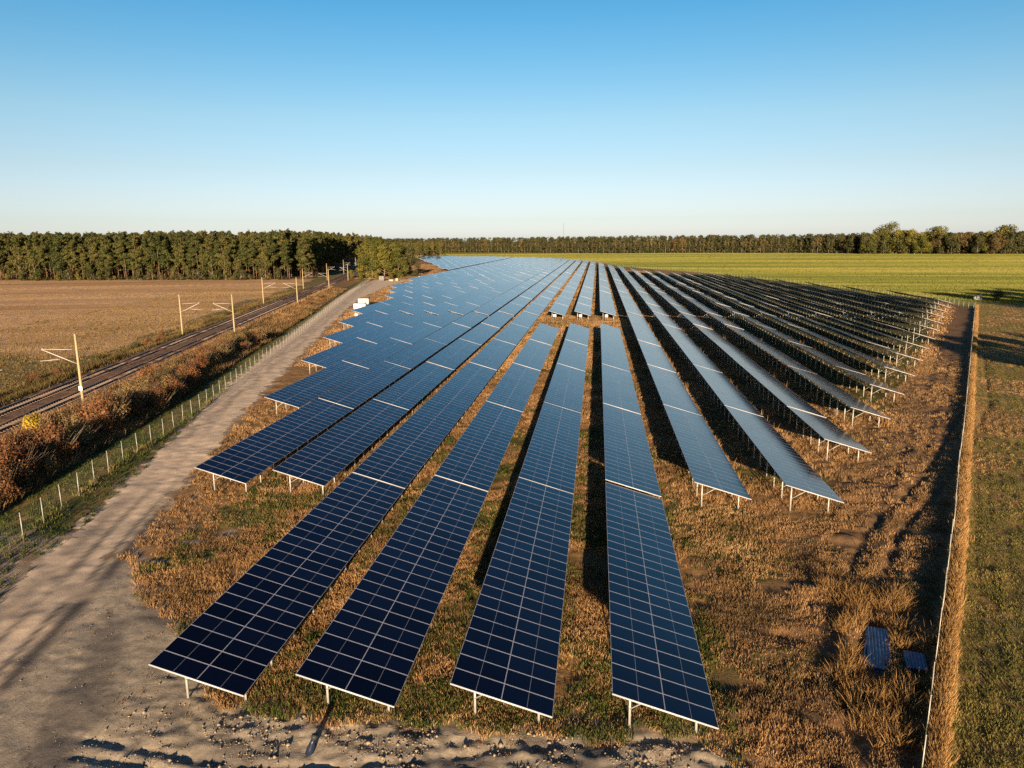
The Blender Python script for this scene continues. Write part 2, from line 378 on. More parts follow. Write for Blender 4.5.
damp = np.maximum(damp, .55*sm(.05, .3, fbm(GX+.4*GY, GY*.8, 3.2, 3, 97))*(GY < 44)*(GX < 8))
soil = np.where((GX > -48)*(GX < 8)*(GY < 70)*((GX > roadL(GY))&(GX < roadR(GY)+.5)|(GY < yardB(GX)+1)), damp, soil)
yardness = sm(-1.6, 1.4, GX-roadR(GY)+.4+2.6*fbm(GX, GY, 2.4, 4, 99))*sm(66, 40, GY)
MASK = np.stack([np.clip(green, 0, 1), np.clip(sand, 0, 1), np.clip(soil, 0, 1), yardness], -1).reshape(-1, 4)
V = np.stack([GX, GY, GZ], -1).reshape(-1, 3)
ii, jj = np.meshgrid(np.arange(ny-1), np.arange(nx-1), indexing='ij')
Q = np.stack([ii*nx+jj, ii*nx+jj+1, (ii+1)*nx+jj+1, (ii+1)*nx+jj], -1).reshape(-1, 4)
cx = V[Q].mean(1); X, Y = cx[:, 0], cx[:, 1]
cls = np.zeros(len(Q), int)
jit = fbm(X, Y, 1.6, 3, 81)+.9*fbm(X, Y, .7, 2, 83)
cls[(X > -130) & (X+jit*1.0 > roadL(Y)) & (X+jit*(1.2+1.6*(Y < 48)) < roadR(Y)) & (Y < 412) & (Y > 10)] = 1          # road
cls[(cls == 0) & (Y+jit*1.8 < yardB(X)) & (X > -34) & (X < 9) & (X > roadR(Y)-4) & (Y > 10)] = 2    # yard
d = X-rmid(Y)
cls[(np.abs(d+jit*.8) < 5.3) & (Y < 1500) & (Y > 0)] = 3                                                          # railway bed
left = (d < -5)
cls[left & (cls == 0)] = 4                                                                                            # rough meadow left of the railway
cls[left & (Y+jit*3 > ploughB(X)) & (d < -16-6*fbm(X, Y, 20, 2, 4)) & (Y < 420) & (X > -700)] = 5                      # ploughed field
right = X > fenR(Y)+1.0+jit*.4
sb = 262-1.24*(X-125)
cls[right & (cls == 0) & (Y > 0) & (Y < np.minimum(sb, 400)) & (X < 400)] = 6                                                   # stubble
cls[(cls == 0) & (Y > 225) & (X > fenF(np.clip(Y, 231, 1000))+1.5)] = 7
cls[(cls == 0) & (Y >= 940)] = 7
cls[(cls == 0) & (X > 100) & (Y > 0) & (Y >= sb)] = 7                                                                            # green crop
cls[(cls == 0) & (Y > 418) & (Y < 700) & (X < -95) & (X > -160) & (d > 6)] = 8                                              # bare brown wedge
names = ['ground', 'road', 'yard', 'railway_bed', 'meadow', 'ploughed_field', 'stubble_field', 'crop_field', 'bare_soil']
mats = [M_ground, M_road, M_yard, M_ballast, M_meadow, M_plough, M_stubble, M_green, M_brown]
for k, (nm, mm) in enumerate(zip(names, mats)):
    q = Q[cls == k]
    if not len(q): continue
    u, inv = np.unique(q, return_inverse=True)
    me = make_mesh(nm, V[u], inv.reshape(-1, 4), [mm], smooth=True, attrs={'mask': MASK[u]})
    tag(link(nm, me), kind='structure')

# ------------------------------------------------------------------ grass tufts (stuff)
def tufts(name, P, hgt, blades, width, spread, matl, tint, lean=.35, label=None, cat='grass'):
    """P (n,2); hgt, tint per tuft"""
    n = len(P); hgt = np.broadcast_to(hgt, (n,)); tint = np.broadcast_to(tint, (n,))
    z = height(P[:, 0], P[:, 1])-.02
    a = rng.uniform(0, 2*np.pi, (n, blades)); rr = spread*np.sqrt(rng.uniform(0, 1, (n, blades)))
    bx = P[:, :1]+rr*np.cos(a); by = P[:, 1:]+rr*np.sin(a)
    h_ = hgt[:, None]*rng.uniform(.5, 1.1, (n, blades))
    a2 = a+rng.normal(0, .7, (n, blades)); ln = h_*lean*rng.uniform(.2, 1.5, (n, blades))
    tx = bx+ln*np.cos(a2); ty = by+ln*np.sin(a2)
    wd = width*rng.uniform(.6, 1.3, (n, blades))/2; a3 = rng.uniform(0, np.pi, (n, blades))
    wx, wy = wd*np.cos(a3), wd*np.sin(a3); z0 = np.broadcast_to(z[:, None], bx.shape)
    v = np.stack([np.stack([bx-wx, by-wy, z0], -1), np.stack([bx+wx, by+wy, z0], -1),
                  np.stack([.45*bx+.55*tx+wx*.8, .45*by+.55*ty+wy*.8, z0+h_*.65], -1), np.stack([tx, ty, z0+h_], -1),
                  np.stack([.45*bx+.55*tx-wx*.8, .45*by+.55*ty-wy*.8, z0+h_*.65], -1)], 2).reshape(-1, 3)
    f = (np.arange(n*blades)*5)[:, None]+np.arange(5)
    tt = np.clip(tint[:, None]+rng.normal(0, .10, (n, blades)), 0, 1)
    me = make_mesh(name, v, f, [matl], attrs={'tint': np.repeat(tt.ravel(), 5)})
    o = link(name, me); tag(o, label, cat, kind='stuff'); return o
M_dry = tinted('dry_grass_blades', [(.07, .050, .023), (.165, .104, .048), (.29, .170, .076), (.41, .238, .104), (.54, .36, .185)], trans=.25)
M_grn = tinted('green_grass_blades', [(.025, .04, .010), (.06, .08, .018), (.11, .12, .03), (.22, .17, .06)], trans=.25)
M_tan = tinted('tall_tan_grass_blades', [(.16, .085, .03), (.30, .17, .06), (.42, .25, .10), (.50, .33, .15)], trans=.3)
M_weed = tinted('olive_weed_leaves', [(.045, .050, .014), (.105, .105, .026), (.18, .155, .042), (.31, .23, .085)], trans=.25)
M_mead = tinted('meadow_blades', [(.055, .045, .017), (.145, .102, .038), (.25, .165, .060), (.35, .235, .09)], trans=.25)
def scatter(x0, x1, y0, y1, n): return np.stack([rng.uniform(x0, x1, n), rng.uniform(y0, y1, n)], 1)
def scatter_d(x0, x1, y0, y1, n):   # denser near the camera
    y = y0*(y1/y0)**rng.uniform(0, 1, n); return np.stack([rng.uniform(x0, x1, n), y], 1)

# dry grass in and around the array
P = np.concatenate([scatter_d(-45, 62, 27, 160, 78000), scatter_d(-30, 30, 26, 60, 26000)])
x, y = P[:, 0], P[:, 1]
keep = (x > roadR(y)+.3+.8*fbm(x, y, 1.5, 2, 3)) & (y > yardB(x)+.9*fbm(x, y, 1.3, 2, 61)-.1) & (x < fenR(y)-.5)
inn = (x > dirtL(y)) & (x < fenR(y)-1.5)
keep &= ~(inn & (rng.uniform(0, 1, len(x)) < .12))
gap4 = fbm(x, y, 2.2, 3, 15)
keep &= (gap4 > -.22+rng.uniform(-.2, .1, len(x)))
keep &= ~((x > 30) & (y > 82) & (x < dirtL(y)-1.0) & (rng.uniform(0, 1, len(x)) < .8))
rut = np.maximum(np.exp(-((x-trkx(y)-.95*(1+.004*y))/.5)**2), np.exp(-((x-trkx(y)+.95*(1+.004*y))/.5)**2))
keep &= (rut*.95 < rng.uniform(0, 1, len(x)))
keep &= ~((x < -17) & (y < 50) & (fbm(x, y, 1.6, 2, 66) > .36))
P = P[keep]; x, y = P[:, 0], P[:, 1]
gsel = ((fbm(x, y, 5, 3, 53) > .13) & (x > -30) & (x < 22) & (rng.uniform(0, 1, len(x)) < np.where(x > 6, .15, .55))) | ((np.abs(y-29.7) < 1.6) & (x > -16) & (x < 5) & (rng.uniform(0, 1, len(x)) < .5)) | ((x > -18) & (x < 7) & (y < 75) & (fbm(x, y, 2.5, 2, 12) > -.05) & (rng.uniform(0, 1, len(x)) < .5))
t_ = .52+.55*fbm(x, y, 3.5, 2, 19)+.25*np.where(x > 10, .4, 0)-.06*((x > dirtL(y)))
h_ = (.20+.22*np.clip(fbm(x, y, 3, 2, 21)+.5, 0, 1))*np.where(y > 60, 1.25, 1)
h_ = h_*np.where((x > dirtL(y)), .8, 1)
tufts('yard_weeds', (lambda q: q[(q[:, 1] < yardB(q[:, 0])-.3) & (q[:, 0] > roadR(q[:, 1])+.5) & (fbm(q[:, 0], q[:, 1], 1.7, 2, 47) > .10)])(scatter(-30, 8, 23, 44, 2600)), .10, 7, .024, .16, M_dry, .35, .7, 'sparse low weeds scattered over the trodden sandy yard', 'weeds')
tufts('dry_grass', P[~gsel], h_[~gsel]*.85, 9, .030, .20, M_dry, t_[~gsel], .5, 'knee high dry brown grass growing between and around the panel rows')
tufts('green_grass', P[gsel], h_[gsel]*.9, 9, .030, .20, M_grn, np.clip(.45+.5*fbm(x, y, 2, 2, 5)[gsel], 0, 1), .5, 'patchy green grass and weeds growing among the dry grass')
# verge between road and railway fence
P = scatter_d(-100, -27, 25, 250, 42000); x, y = P[:, 0], P[:, 1]; g = x-fenL(y)
k = (g > -9) & (x < roadL(y)+.2+.5*fbm(x, y, 1.5, 2, 7)) & (fbm(x, y, 2, 2, 8) > -.22); P = P[k]; x, y = P[:, 0], P[:, 1]; g = x-fenL(y)
hh = .22+.35*np.exp(-(g/.5)**2)
tufts('verge_grass', P, hh, 6, .055, .18, M_grn, np.clip(.36+.5*fbm(x, y, 2.2, 2, 9)+.45*np.exp(-(g/.6)**2)-.22*((g > 1.2)), 0, 1), .5, 'short green verge grass along the wire fence beside the sandy road')
# tall tan grass along the right fence, and around the blue sheets
n = 12000; yy = 26*(240/26)**rng.uniform(0, 1, n); xx = fenR(yy)+rng.normal(.50, .17, n)
tufts('tall_grass', np.stack([xx, yy], 1), rng.uniform(.35, .72, n), 8, .032, .16, M_tan, .58+.35*fbm(xx, yy, 4, 2, 3), .35, 'waist high tan grass standing along the right hand fence')
n = 2600; xx = rng.uniform(10.5, 18.5, n); yy = rng.uniform(29, 46, n)
k = (xx < fenR(yy)-.3) & (xx > 11+.25*(yy-30)+1.2*fbm(xx, yy, 2, 2, 2)) & ~((xx > 13.4+.33*(yy-35)) & (xx < 15.2+.33*(yy-35)) & (yy > 33.6) & (yy < 39.4)) & ~((xx > 15.2) & (xx < 17) & (yy > 33.8) & (yy < 36.8)) & (fbm(xx, yy, 1.4, 2, 77) > -.15)
tufts('reed_grass', np.stack([xx, yy], 1)[k], rng.uniform(.4, .85, k.sum()), 11, .024, .25, M_tan, .42, .6, 'tall orange tan grass tangled round the blue sheets')
# weeds of the stubble field
P = scatter_d(13, 130, 25, 250, 165000); x, y = P[:, 0], P[:, 1]; k = (x > fenR(y)+.85) & (x < 20+.62*y) & (y < 262-1.24*(x-125)); P = P[k]
x, y = P[:, 0], P[:, 1]; row = np.sin((x*.9-y*.42)*2*np.pi/.9); k = row+rng.normal(0, 1.2, len(x)) > -1.1; P = P[k]; x, y = P[:, 0], P[:, 1]
gg = (fbm(x, y, 6, 3, 91)+.42*sm(95, 40, y) > .0+rng.normal(0, .14, len(x)))
tufts('stubble', P[~gg], .18, 8, .032, .20, M_dry, .60+.4*fbm(P[~gg][:, 0], P[~gg][:, 1], 5, 2, 1), .35, 'cut straw stubble standing in drill rows right of the fence', 'stubble')
tufts('field_weeds', P[gg], .17, 10, .032, .24, M_weed, .50+.5*fbm(P[gg][:, 0], P[gg][:, 1], 2, 2, 1), .6, 'green weeds growing through the stubble right of the fence', 'weeds')
# meadow and scrub by the railway
n = 30000; yy = 50*(330/50)**rng.uniform(0, 1, n); dd = np.where(rng.uniform(0, 1, n) < .45, rng.normal(-8.2, 1.5, n), -rng.uniform(5, 60, n)); xx = rmid(yy)+dd
hh = np.where(np.abs(dd+8) < 3, rng.uniform(.5, 1.5, n), rng.uniform(.25, .6, n))*np.where(fbm(xx, yy, 12, 2, 6) > .1, 1.3, .8)
tufts('meadow_grass', np.stack([xx, yy], 1), hh*.7, 7, .07, .38, M_mead, np.where(np.abs(dd+8) < 3, .25, .52)+.35*fbm(xx, yy, 8, 2, 44), .45, 'rough brown grass and scrub on the field side of the railway')
n = 26000; yy = 40*(330/40)**rng.uniform(0, 1, n); u_ = rng.uniform(0, 1, n); a_ = rmid(yy)+5.5; b_ = fenL(yy)-5.5; xx = a_+u_*(b_-a_)
tufts('embankment_grass', np.stack([xx, yy], 1), rng.uniform(.4, 1.1, n), 6, .07, .3, M_dry, .55+.45*fbm(xx, yy, 5, 2, 45)-.25*u_, .45, 'straw coloured rank grass, darker towards the fence, on the railway bank')  # blade tint falls from the railway side towards the fence
# far crops: blades get broader with distance so that they still cover the drill rows
def crop(name, P, h0, matl, tint, label, cat, wf=.0019):
    out = []
    d = np.hypot(P[:, 0], P[:, 1]); n = len(P); b = 3
    z = height(P[:, 0], P[:, 1])-.03
    bx = P[:, :1]+rng.normal(0, .5, (n, b))*np.maximum(1, d/250)[:, None]; by = P[:, 1:]+rng.normal(0, .5, (n, b))
    a = rng.normal(0, .28, (n, b)); w = (d*wf)[:, None]*rng.uniform(.6, 1.4, (n, b)); hh = h0*rng.uniform(.6, 1.2, (n, b))
    wx, wy = w/2*np.cos(a), w/2*np.sin(a); lx, ly = rng.normal(0, .05, (n, b)), rng.normal(0, .05, (n, b)); z0 = np.broadcast_to(z[:, None], bx.shape)
    v = np.stack([np.stack([bx-wx, by-wy, z0], -1), np.stack([bx+wx, by+wy, z0], -1), np.stack([bx+wx*.5+lx, by+wy*.5+ly, z0+hh], -1), np.stack([bx-wx*.6+lx, by-wy*.6+ly, z0+hh*.9], -1)], 2).reshape(-1, 3)
    tt = np.clip(tint[:, None]+rng.normal(0, .02, (n, b)), 0, 1)
    me = make_mesh(name, v, (np.arange(n*b)*4)[:, None]+np.arange(4), [matl], attrs={'tint': np.repeat(tt.ravel(), 4)})
    tag(link(name, me), label, cat, kind='stuff')
def in_view(n, y0, y1, pw=1.):
    y = y0*(y1/y0)**(rng.uniform(0, 1, n)**pw); u_ = rng.uniform(-1.05, .70, n); return np.stack([u_*y, y], 1)
M_crop = tinted('young_crop_blades', [(.07, .085, .018), (.125, .132, .026), (.172, .162, .036), (.225, .195, .055)], trans=.35)
M_straw = tinted('straw_stubble_blades', [(.085, .050, .024), (.135, .082, .041), (.19, .122, .064), (.25, .17, .092)], trans=.2)
P = in_view(200000, 225, 1230); x, y = P[:, 0], P[:, 1]
k = ((x > fenF(np.clip(y, 231, 1000))+2) & (y > 231) & (y < 940) & (y > 262-1.24*(x-125))) | ((y >= 945) & (x > -330)); k &= y < PL([(-420, 1500), (-200, 1400), (4, 1261), (162, 1206), (302, 1157), (402, 1044), (530, 1003), (800, 980)])(x)+5
P = P[k]; x, y = P[:, 0], P[:, 1]; q_ = (y*.99+x*.14)
tt = .55+.9*fbm(x/9, q_, 22, 3, 61)+.35*fbm(x/5, q_, 90, 2, 62)-.5*np.exp(-(((q_+3*np.sin(x/60)) % 27-13)/1.3)**2)*(y < 420)
crop('crop_blades', P, .28, M_crop, tt, 'young yellow green crop standing in the field beyond the array', 'crop')
P = in_view(130000, 125, 415, .9); x, y = P[:, 0], P[:, 1]; d = x-rmid(y); k = (y > ploughB(x)-3) & (d < -17-6*fbm(x, y, 20, 2, 4)) & (y < 407); P = P[k]; x, y = P[:, 0], P[:, 1]
q_ = y*.94-x*.33; tt = .48+.75*fbm(x/9, q_, 14, 3, 64)+.35*fbm(x/3, q_, 60, 2, 65)
crop('straw_rows', P, .085, M_straw, tt, 'short brown stubble rows on the field before the pine forest', 'stubble')
P = in_view(150000, 120, 520, 1.); x, y = P[:, 0], P[:, 1]
k = (x < np.minimum(fenR(y)-6, fenF(np.clip(y, 231, 1000))-2)) & ((x < 34) | (x > dirtL(y)-2)) & np.where(y < 410, x > roadR(y)+1+1.5*fbm(x, y, 6, 2, 3), x > -100); P = P[k]; x, y = P[:, 0], P[:, 1]
crop('far_dry_grass', P, .20, M_dry, .48+.5*fbm(x, y, 9, 2, 67), 'dry brown grass between the far panel rows', 'grass', .0006)
P = in_view(40000, 410, 720, 1.); x, y = P[:, 0], P[:, 1]; d = x-rmid(y); k = (x < -95) & (x > -165) & (d > 7) & (y > 416) & (y < 700); P = P[k]; x, y = P[:, 0], P[:, 1]
crop('brown_weeds', P, .35, M_straw, .38+.4*fbm(x, y, 14, 2, 68), 'low brown weeds on the bare wedge beside the tree clump', 'weeds', .0016)
# tall dead weeds poking up at the low edges of the right-hand rows
X0, SP, STEP, TILT, WID, ZH = .88, 6.889, 27.95, R(16.42), 4.576, 2.6
CW, SW = WID*math.cos(TILT), WID*math.sin(TILT)
n = 800; rr = rng.integers(5, 10, n); yy = rng.uniform(55, 330, n); xx = X0+(rr-4)*SP+CW+rng.normal(.25, .18, n)
k = (yy > 55+14*np.maximum(rr-6, 0)) & (fbm(xx, yy, 7, 2, 88) > .02)
tufts('dead_weeds', np.stack([xx, yy], 1)[k], rng.uniform(.9, 1.75, k.sum()), 8, .05, .16, M_tan, .35, .22, 'tall dead brown weeds poking above the low panel edges', 'weeds')

# ------------------------------------------------------------------ solar tables
MODW, PITCH, MODL, GAP = 1.144, 1.154, 2.284, .010
NM = 24; LEN = NM*PITCH-GAP
ca, sa = math.cos(TILT), math.sin(TILT)
def slope(s, y, t=0.): # s along the slope from the high edge, t normal offset
    return (s*ca+t*sa, y, ZH-s*sa+t*ca)
def uvs(me, uv):
    l = me.uv_layers.new(name='UVMap'); l.data.foreach_set('uv', np.asarray(uv, np.float32).ravel())
def module_faces(s0, y0, slab=True):
    """vertices, quads, material index, uv (per loop) of one module"""
    lip, lipa, cg, th = .023, .012, .009, .035
    V, Fq, mi, uv = [], [], [], []
    def quad(pts, m, u=None):
        k = len(V); V.extend(pts); Fq.append([k, k+1, k+2, k+3]); mi.append(m); uv.extend(u or [(0, 0)]*4)
    a0, a1, b0, b1 = s0, s0+MODL, y0, y0+MODW
    mid = (a0+a1)/2
    for (p, q) in ((a0+lipa, mid-cg), (mid+cg, a1-lipa)):
        quad([slope(p, b0+lip), slope(q, b0+lip), slope(q, b1-lip), slope(p, b1-lip)], 0, [(0, 0), (6, 0), (6, 6), (0, 6)])
    # frame top ring + centre line, sides and back
    def fr(p, q, c, d): quad([slope(p, c, .001), slope(q, c, .001), slope(q, d, .001), slope(p, d, .001)], 1)
    fr(a0, a1, b0, b0+lip); fr(a0, a1, b1-lip, b1); fr(a0, a0+lipa, b0+lip, b1-lip); fr(a1-lipa, a1, b0+lip, b1-lip)
    quad([slope(mid-cg, b0+lip), slope(mid+cg, b0+lip), slope(mid+cg, b1-lip), slope(mid-cg, b1-lip)], 3)
    for (p, c, q, d_) in ((a0, b0, a1, b0), (a1, b0, a1, b1), (a1, b1, a0, b1), (a0, b1, a0, b0)):
        quad([slope(p, c, -th), slope(q, d_, -th), slope(q, d_, .001), slope(p, c, .001)], 2)  # silver frame sides coloured dark to keep sun glints out of the gaps
    quad([slope(a0, b0, -th), slope(a0, b1, -th), slope(a1, b1, -th), slope(a1, b0, -th)], 2)
    return V, Fq, mi, uv
M_mid = simple('cell_gap', (.20, .21, .25), .4)
PM = [M_glass, M_alu, M_back, M_mid]
def module_mesh():
    V, Fq, mi, uv = module_faces(0, 0)
    # local: origin at the module corner on the slope plane
    V = np.array(V)-np.array([0, 0, ZH]); me = make_mesh('module', V, np.array(Fq), PM, mi); uvs(me, uv); return me
MODULE = module_mesh()
POSTS = [1.35+2.775*i for i in range(10)]
S1, S2 = .85, 3.85
def mb_post(s, w): 
    b = MB(); z1 = ZH-s*sa-.16
    b.box((0, 0, (z1-.5)/2), (.10, .012, z1+.5)); b.box((-.045, .03, (z1-.5)/2), (.010, .06, z1+.5)); b.box((.045, .03, (z1-.5)/2), (.010, .06, z1+.5)); return b
TALL = mb_post(S1, .1).mesh('tall_post', [M_galv]); SHORT = mb_post(S2, .1).mesh('short_post', [M_galv])
def m_of(f, nm, mt=M_galv):
    b = MB(); f(b); return b.mesh(nm, [mt])
P3 = lambda s, t: np.array([s*ca+t*sa, 0, ZH-s*sa+t*ca])
RAFT = m_of(lambda b: b.bar(P3(.25, -.15), P3(WID-.25, -.15), .06, .09), 'rafter')
BRACE = m_of(lambda b: b.bar((S1*ca, -.02, 1.0), P3(2.25, -.19), .045, .045), 'brace')
PURS = [.5, 1.75, 2.82, 4.05]
PUR = m_of(lambda b: b.box((0, LEN/2, 0), (.06, LEN, .065)), 'purlin')
ENDP = m_of(lambda b: b.bar(P3(.0, -.024)+np.array([0, -.022, 0]), P3(WID, -.024)+np.array([0, -.022, 0]), .03, .07), 'end_profile', M_end)
def full_table(loc, label, nmod=NM):
    t = empty('solar_table', loc, label, 'solar table', 'solar tables standing in long rows')
    L = nmod*PITCH-GAP
    for j in range(nmod):
        for k, s in enumerate((0, MODL+GAP)):
            o = link('module', MODULE, t, slope(s, j*PITCH))
            o.rotation_euler = (random.gauss(0, .0006), random.gauss(0, .0012), 0)
    for p in POSTS:
        if p > L: continue
        link('tall_post', TALL, t, (S1*ca, p, 0)); link('short_post', SHORT, t, (S2*ca, p, 0))
        link('rafter', RAFT, t, (0, p-.045, 0)); link('brace', BRACE, t, (0, p, 0))
    for s in PURS:
        o = link('purlin', PUR, t, slope(s, 0, -.072)); o.scale = (1, L/LEN, 1)
    link('end_profile', ENDP, t)
    return t
# simplified copies for the distance: one mesh for the modules, one for the frame
def arr_mesh(nmod):
    V, Fq, mi, uv = [], [], [], []
    for j in range(nmod):
        for s in (0, MODL+GAP):
            v, f, m, u = module_faces(s, j*PITCH); k = len(V); V += v; Fq += [[a+k for a in q] for q in f]; mi += m; uv += u
    me = make_mesh('module_array', np.array(V), np.array(Fq), PM, mi); uvs(me, uv); return me
def sup_mb(nmod):
    b = MB(); L = nmod*PITCH-GAP
    for p in POSTS:
        if p > L: continue
        z1 = ZH-S1*sa-.16; b.box((S1*ca, p, (z1-.5)/2), (.10, .07, z1+.5)); z1 = ZH-S2*sa-.16; b.box((S2*ca, p, (z1-.5)/2), (.10, .07, z1+.5))
        b.bar(P3(.25, -.15)+[0, p-.05, 0], P3(WID-.25, -.15)+[0, p-.05, 0], .06, .09); b.bar(np.array([S1*ca, p-.02, 1.0]), P3(2.25, -.19)+[0, p-.02, 0], .045, .045)
    for s in PURS: b.box(np.array(slope(s, L/2, -.072)), (.06, L, .065))
    return b
ARR = {24: arr_mesh(24), 12: arr_mesh(12)}; SUP = {24: sup_mb(24).mesh('support_frame', [M_galv]), 12: sup_mb(12).mesh('support_frame', [M_galv])}
def mid_table(loc, label, nmod):
    t = empty('solar_table', loc, label, 'solar table', 'solar tables standing in long rows')
    link('module_array', ARR[nmod], t); link('support_frame', SUP[nmod], t); link('end_profile', ENDP, t)
    return t
# row extents
start = {}
for r_ in (1, 2, 3, 4): start[r_] = 0.
for r_ in (0, -1, 5, 6): start[r_] = 1.
for k, r_ in enumerate(range(-2, -7, -1)): start[r_] = 2.+k
start.update({-7: 8., -8: 9., -9: 10., -10: 12.})
for r_ in range(7, 20): start[r_] = 1.+.5*(r_-6)
for r_ in range(-12, -30, -1):
    xx = X0+(r_-4)*SP; start[r_] = math.ceil((470+(-99-xx)*3.35-27.7)/STEP*2)/2
rend = PL([(-200, 955), (-122, 915), (-55, 850), (-13, 742), (-5, 697), (1.8, 653), (9.6, 584), (16.6, 553), (22.3, 514), (29.5, 490), (37, 469), (60, 455), (92, 345), (104, 290)])
tabs = []
for r_ in sorted(start):
    x = X0+(r_-4)*SP; n = start[r_]; e = float(rend(x)); k = 0
    while True:
        nm = 24 if (n % 1 == 0) else 12
        y = 27.7+n*STEP+(1.3 if n >= 6 else 0)+(3.5 if n >= 20 else 0)
        if y+nm*PITCH > e+8: break
        if not (r_ in (2, 3, 4) and n == 5):
            tabs.append((r_, k, x, y, nm)); k += 1
        n += 1 if nm == 24 else .5
ORD = ['', 'first', 'second', 'third', 'fourth', 'fifth', 'sixth', 'seventh', 'eighth', 'ninth', 'tenth', 'eleventh', 'twelfth', 'thirteenth', 'fourteenth', 'fifteenth', 'sixteenth', 'seventeenth', 'eighteenth', 'nineteenth', 'twentieth', 'twenty-first', 'twenty-second', 'twenty-third', 'twenty-fourth', 'twenty-fifth', 'twenty-sixth', 'twenty-seventh', 'twenty-eighth', 'twenty-ninth', 'thirtieth', 'thirty-first', 'thirty-second', 'thirty-third', 'thirty-fourth', 'thirty-fifth']
def row_name(r_):
    if 1 <= r_ <= 4: return 'the '+['leftmost', 'second', 'third', 'rightmost'][r_-1]+' of the four front rows'
    if r_ > 4: return 'the '+ORD[r_-4]+' row right of the four front rows'
    return 'the '+ORD[1-r_]+' row left of the four front rows'
def tab_label(r_, k):
    if k == 0: return 'solar table at the near end of '+row_name(r_)
    return 'blue solar table, '+ORD[k+1]+' back in '+row_name(r_)
tabs.sort(key=lambda t: (t[2]+2)**2+(t[3]+14)**2)
NFULL = 46
for i, (r_, k, x, y, nm) in enumerate(tabs[:300]):
    lab = tab_label(r_, k); loc = (x, y, random.gauss(0, .012))
    t = full_table(loc, lab, nm) if i < NFULL else mid_table(loc, lab, nm)
    t.rotation_euler = (random.gauss(0, .0012), random.gauss(0, .0022), 0)
VV, FF, MI, UV = [], [], [], []; nv = 0
for (r_, k, x, y, nm) in tabs[300:]:
    for me in (ARR[nm], ENDP):
        v = np.empty(len(me.vertices)*3, np.float32); me.vertices.foreach_get('co', v); v = v.reshape(-1, 3)
        f = np.empty(len(me.loops), np.int32); me.loops.foreach_get('vertex_index', f); f = f.reshape(-1, 4)
        m = np.empty(len(me.polygons), np.int32); me.polygons.foreach_get('material_index', m)
        if me is ENDP: m[:] = 1
        a = random.gauss(0, .003); v = v.copy(); v[:, 2] += a*v[:, 0]
        VV.append(v+[x, y, 0]); FF.append(f+nv); MI.append(m); nv += len(v)
me = make_mesh('distant_solar_tables', np.concatenate(VV), np.concatenate(FF), PM, np.concatenate(MI))
tag(link('distant_solar_tables', me), 'far pale blue mass of solar tables at the back of the array', 'solar tables', 'solar tables standing in long rows', 'stuff')
print('TABLES', len(tabs))

# string inverters hung at the cross gap
def inverter_meshes():
    b = MB(); b.box((0, 0, .36), (.75, .28, .62)); body = b.mesh('cabinet_body', [M_white])
    b = MB(); b.box((0, -.05, .72), (.85, .45, .04)); roof = b.mesh('sun_roof', [M_alu])
    b = MB(); b.box((-.25, .02, -.45), (.05, .05, 1.0)); b.box((.25, .02, -.45), (.05, .05, 1.0)); leg = b.mesh('mounting_stand', [M_galv])
    return body, roof, leg
IB, IR, IL = inverter_meshes()
def inverter(x, y, lab):
    t = empty('inverter_cabinet', (x, y, 1.0), lab, 'inverter', 'inverter cabinets at the cross gaps')
    link('cabinet_body', IB, t); link('sun_roof', IR, t); link('mounting_stand', IL, t)
for r_ in range(-6, 15):
    if r_ in (2, 3, 4): y = 195.6
    else: y = 195.9
    if start[r_] > 6: continue
    inverter(X0+(r_-4)*SP+(.6 if r_ > 4 else 1.7), y+.1, 'inverter cabinet at the cross gap, in '+row_name(r_))

# ------------------------------------------------------------------ fences
def fence(name, label, pts, hpost, nwire, vstep, pw=.06, matp=M_galv, wr=.0035):
    pts = np.array(pts); t = empty(name, (pts[0][0], pts[0][1], 0), label, 'fence')
    b = MB(); o0 = np.array([pts[0][0], pts[0][1], 0])
    pm = MB(); pm.box((0, 0, hpost/2-.2), (pw, pw, hpost+.4)); pm.box((0, 0, hpost+.015), (pw*1.25, pw*1.25, .03)); pme = pm.mesh('fence_post', [matp])
    zs = height(pts[:, 0], pts[:, 1])
    for (x, y), z in zip(pts, zs):
        o = link('fence_post', pme, t, (x-o0[0], y-o0[1], z)); o.rotation_euler = (random.gauss(0, .012), random.gauss(0, .012), 0)
    for (p, zp), (q, zq) in zip(zip(pts[:-1], zs[:-1]), zip(pts[1:], zs[1:])):
        a = np.array([p[0], p[1], zp])-o0; c = np.array([q[0], q[1], zq])-o0; L = np.linalg.norm(c-a)
        for k in range(nwire):
            dz = np.array([0, 0, .08+(hpost-.15)*k/(nwire-1)]); b.bar(a+dz, c+dz, wr, wr)
        for s in np.arange(vstep/2, L, vstep):
            m_ = a+(c-a)*s/L; b.bar(m_+[0, 0, .08], m_+[0, 0, hpost-.07], wr, wr)
    b.obj('wire_mesh', M_wire, t)
def along(f, y0, y1, step):
    ys = [y0]
    while ys[-1] < y1:
        y = ys[-1]; sl_ = float(f(y+1)-f(y)); ys.append(y+step/math.hypot(1, sl_))
    return [(float(f(y)), y) for y in ys]
fence('wire_fence', 'galvanised wire mesh fence along the green verge beside the sandy road', along(fenL, 33, 190, 3.25)+along(fenL, 194, 392, 4.6), 2.05, 9, .3, .052)
fence('wire_fence', 'wire fence with pale posts in tan grass left of the stubble field', along(fenR, 22, 231, 2.9), 1.95, 7, .4, .036)
ff = along(fenF, 232, 590, 4.0)+along(fenF, 600, 930, 12)
fence('wire_fence', 'distant pale post fence between the array and the green crop field', ff, 1.9, 4, 1.0)

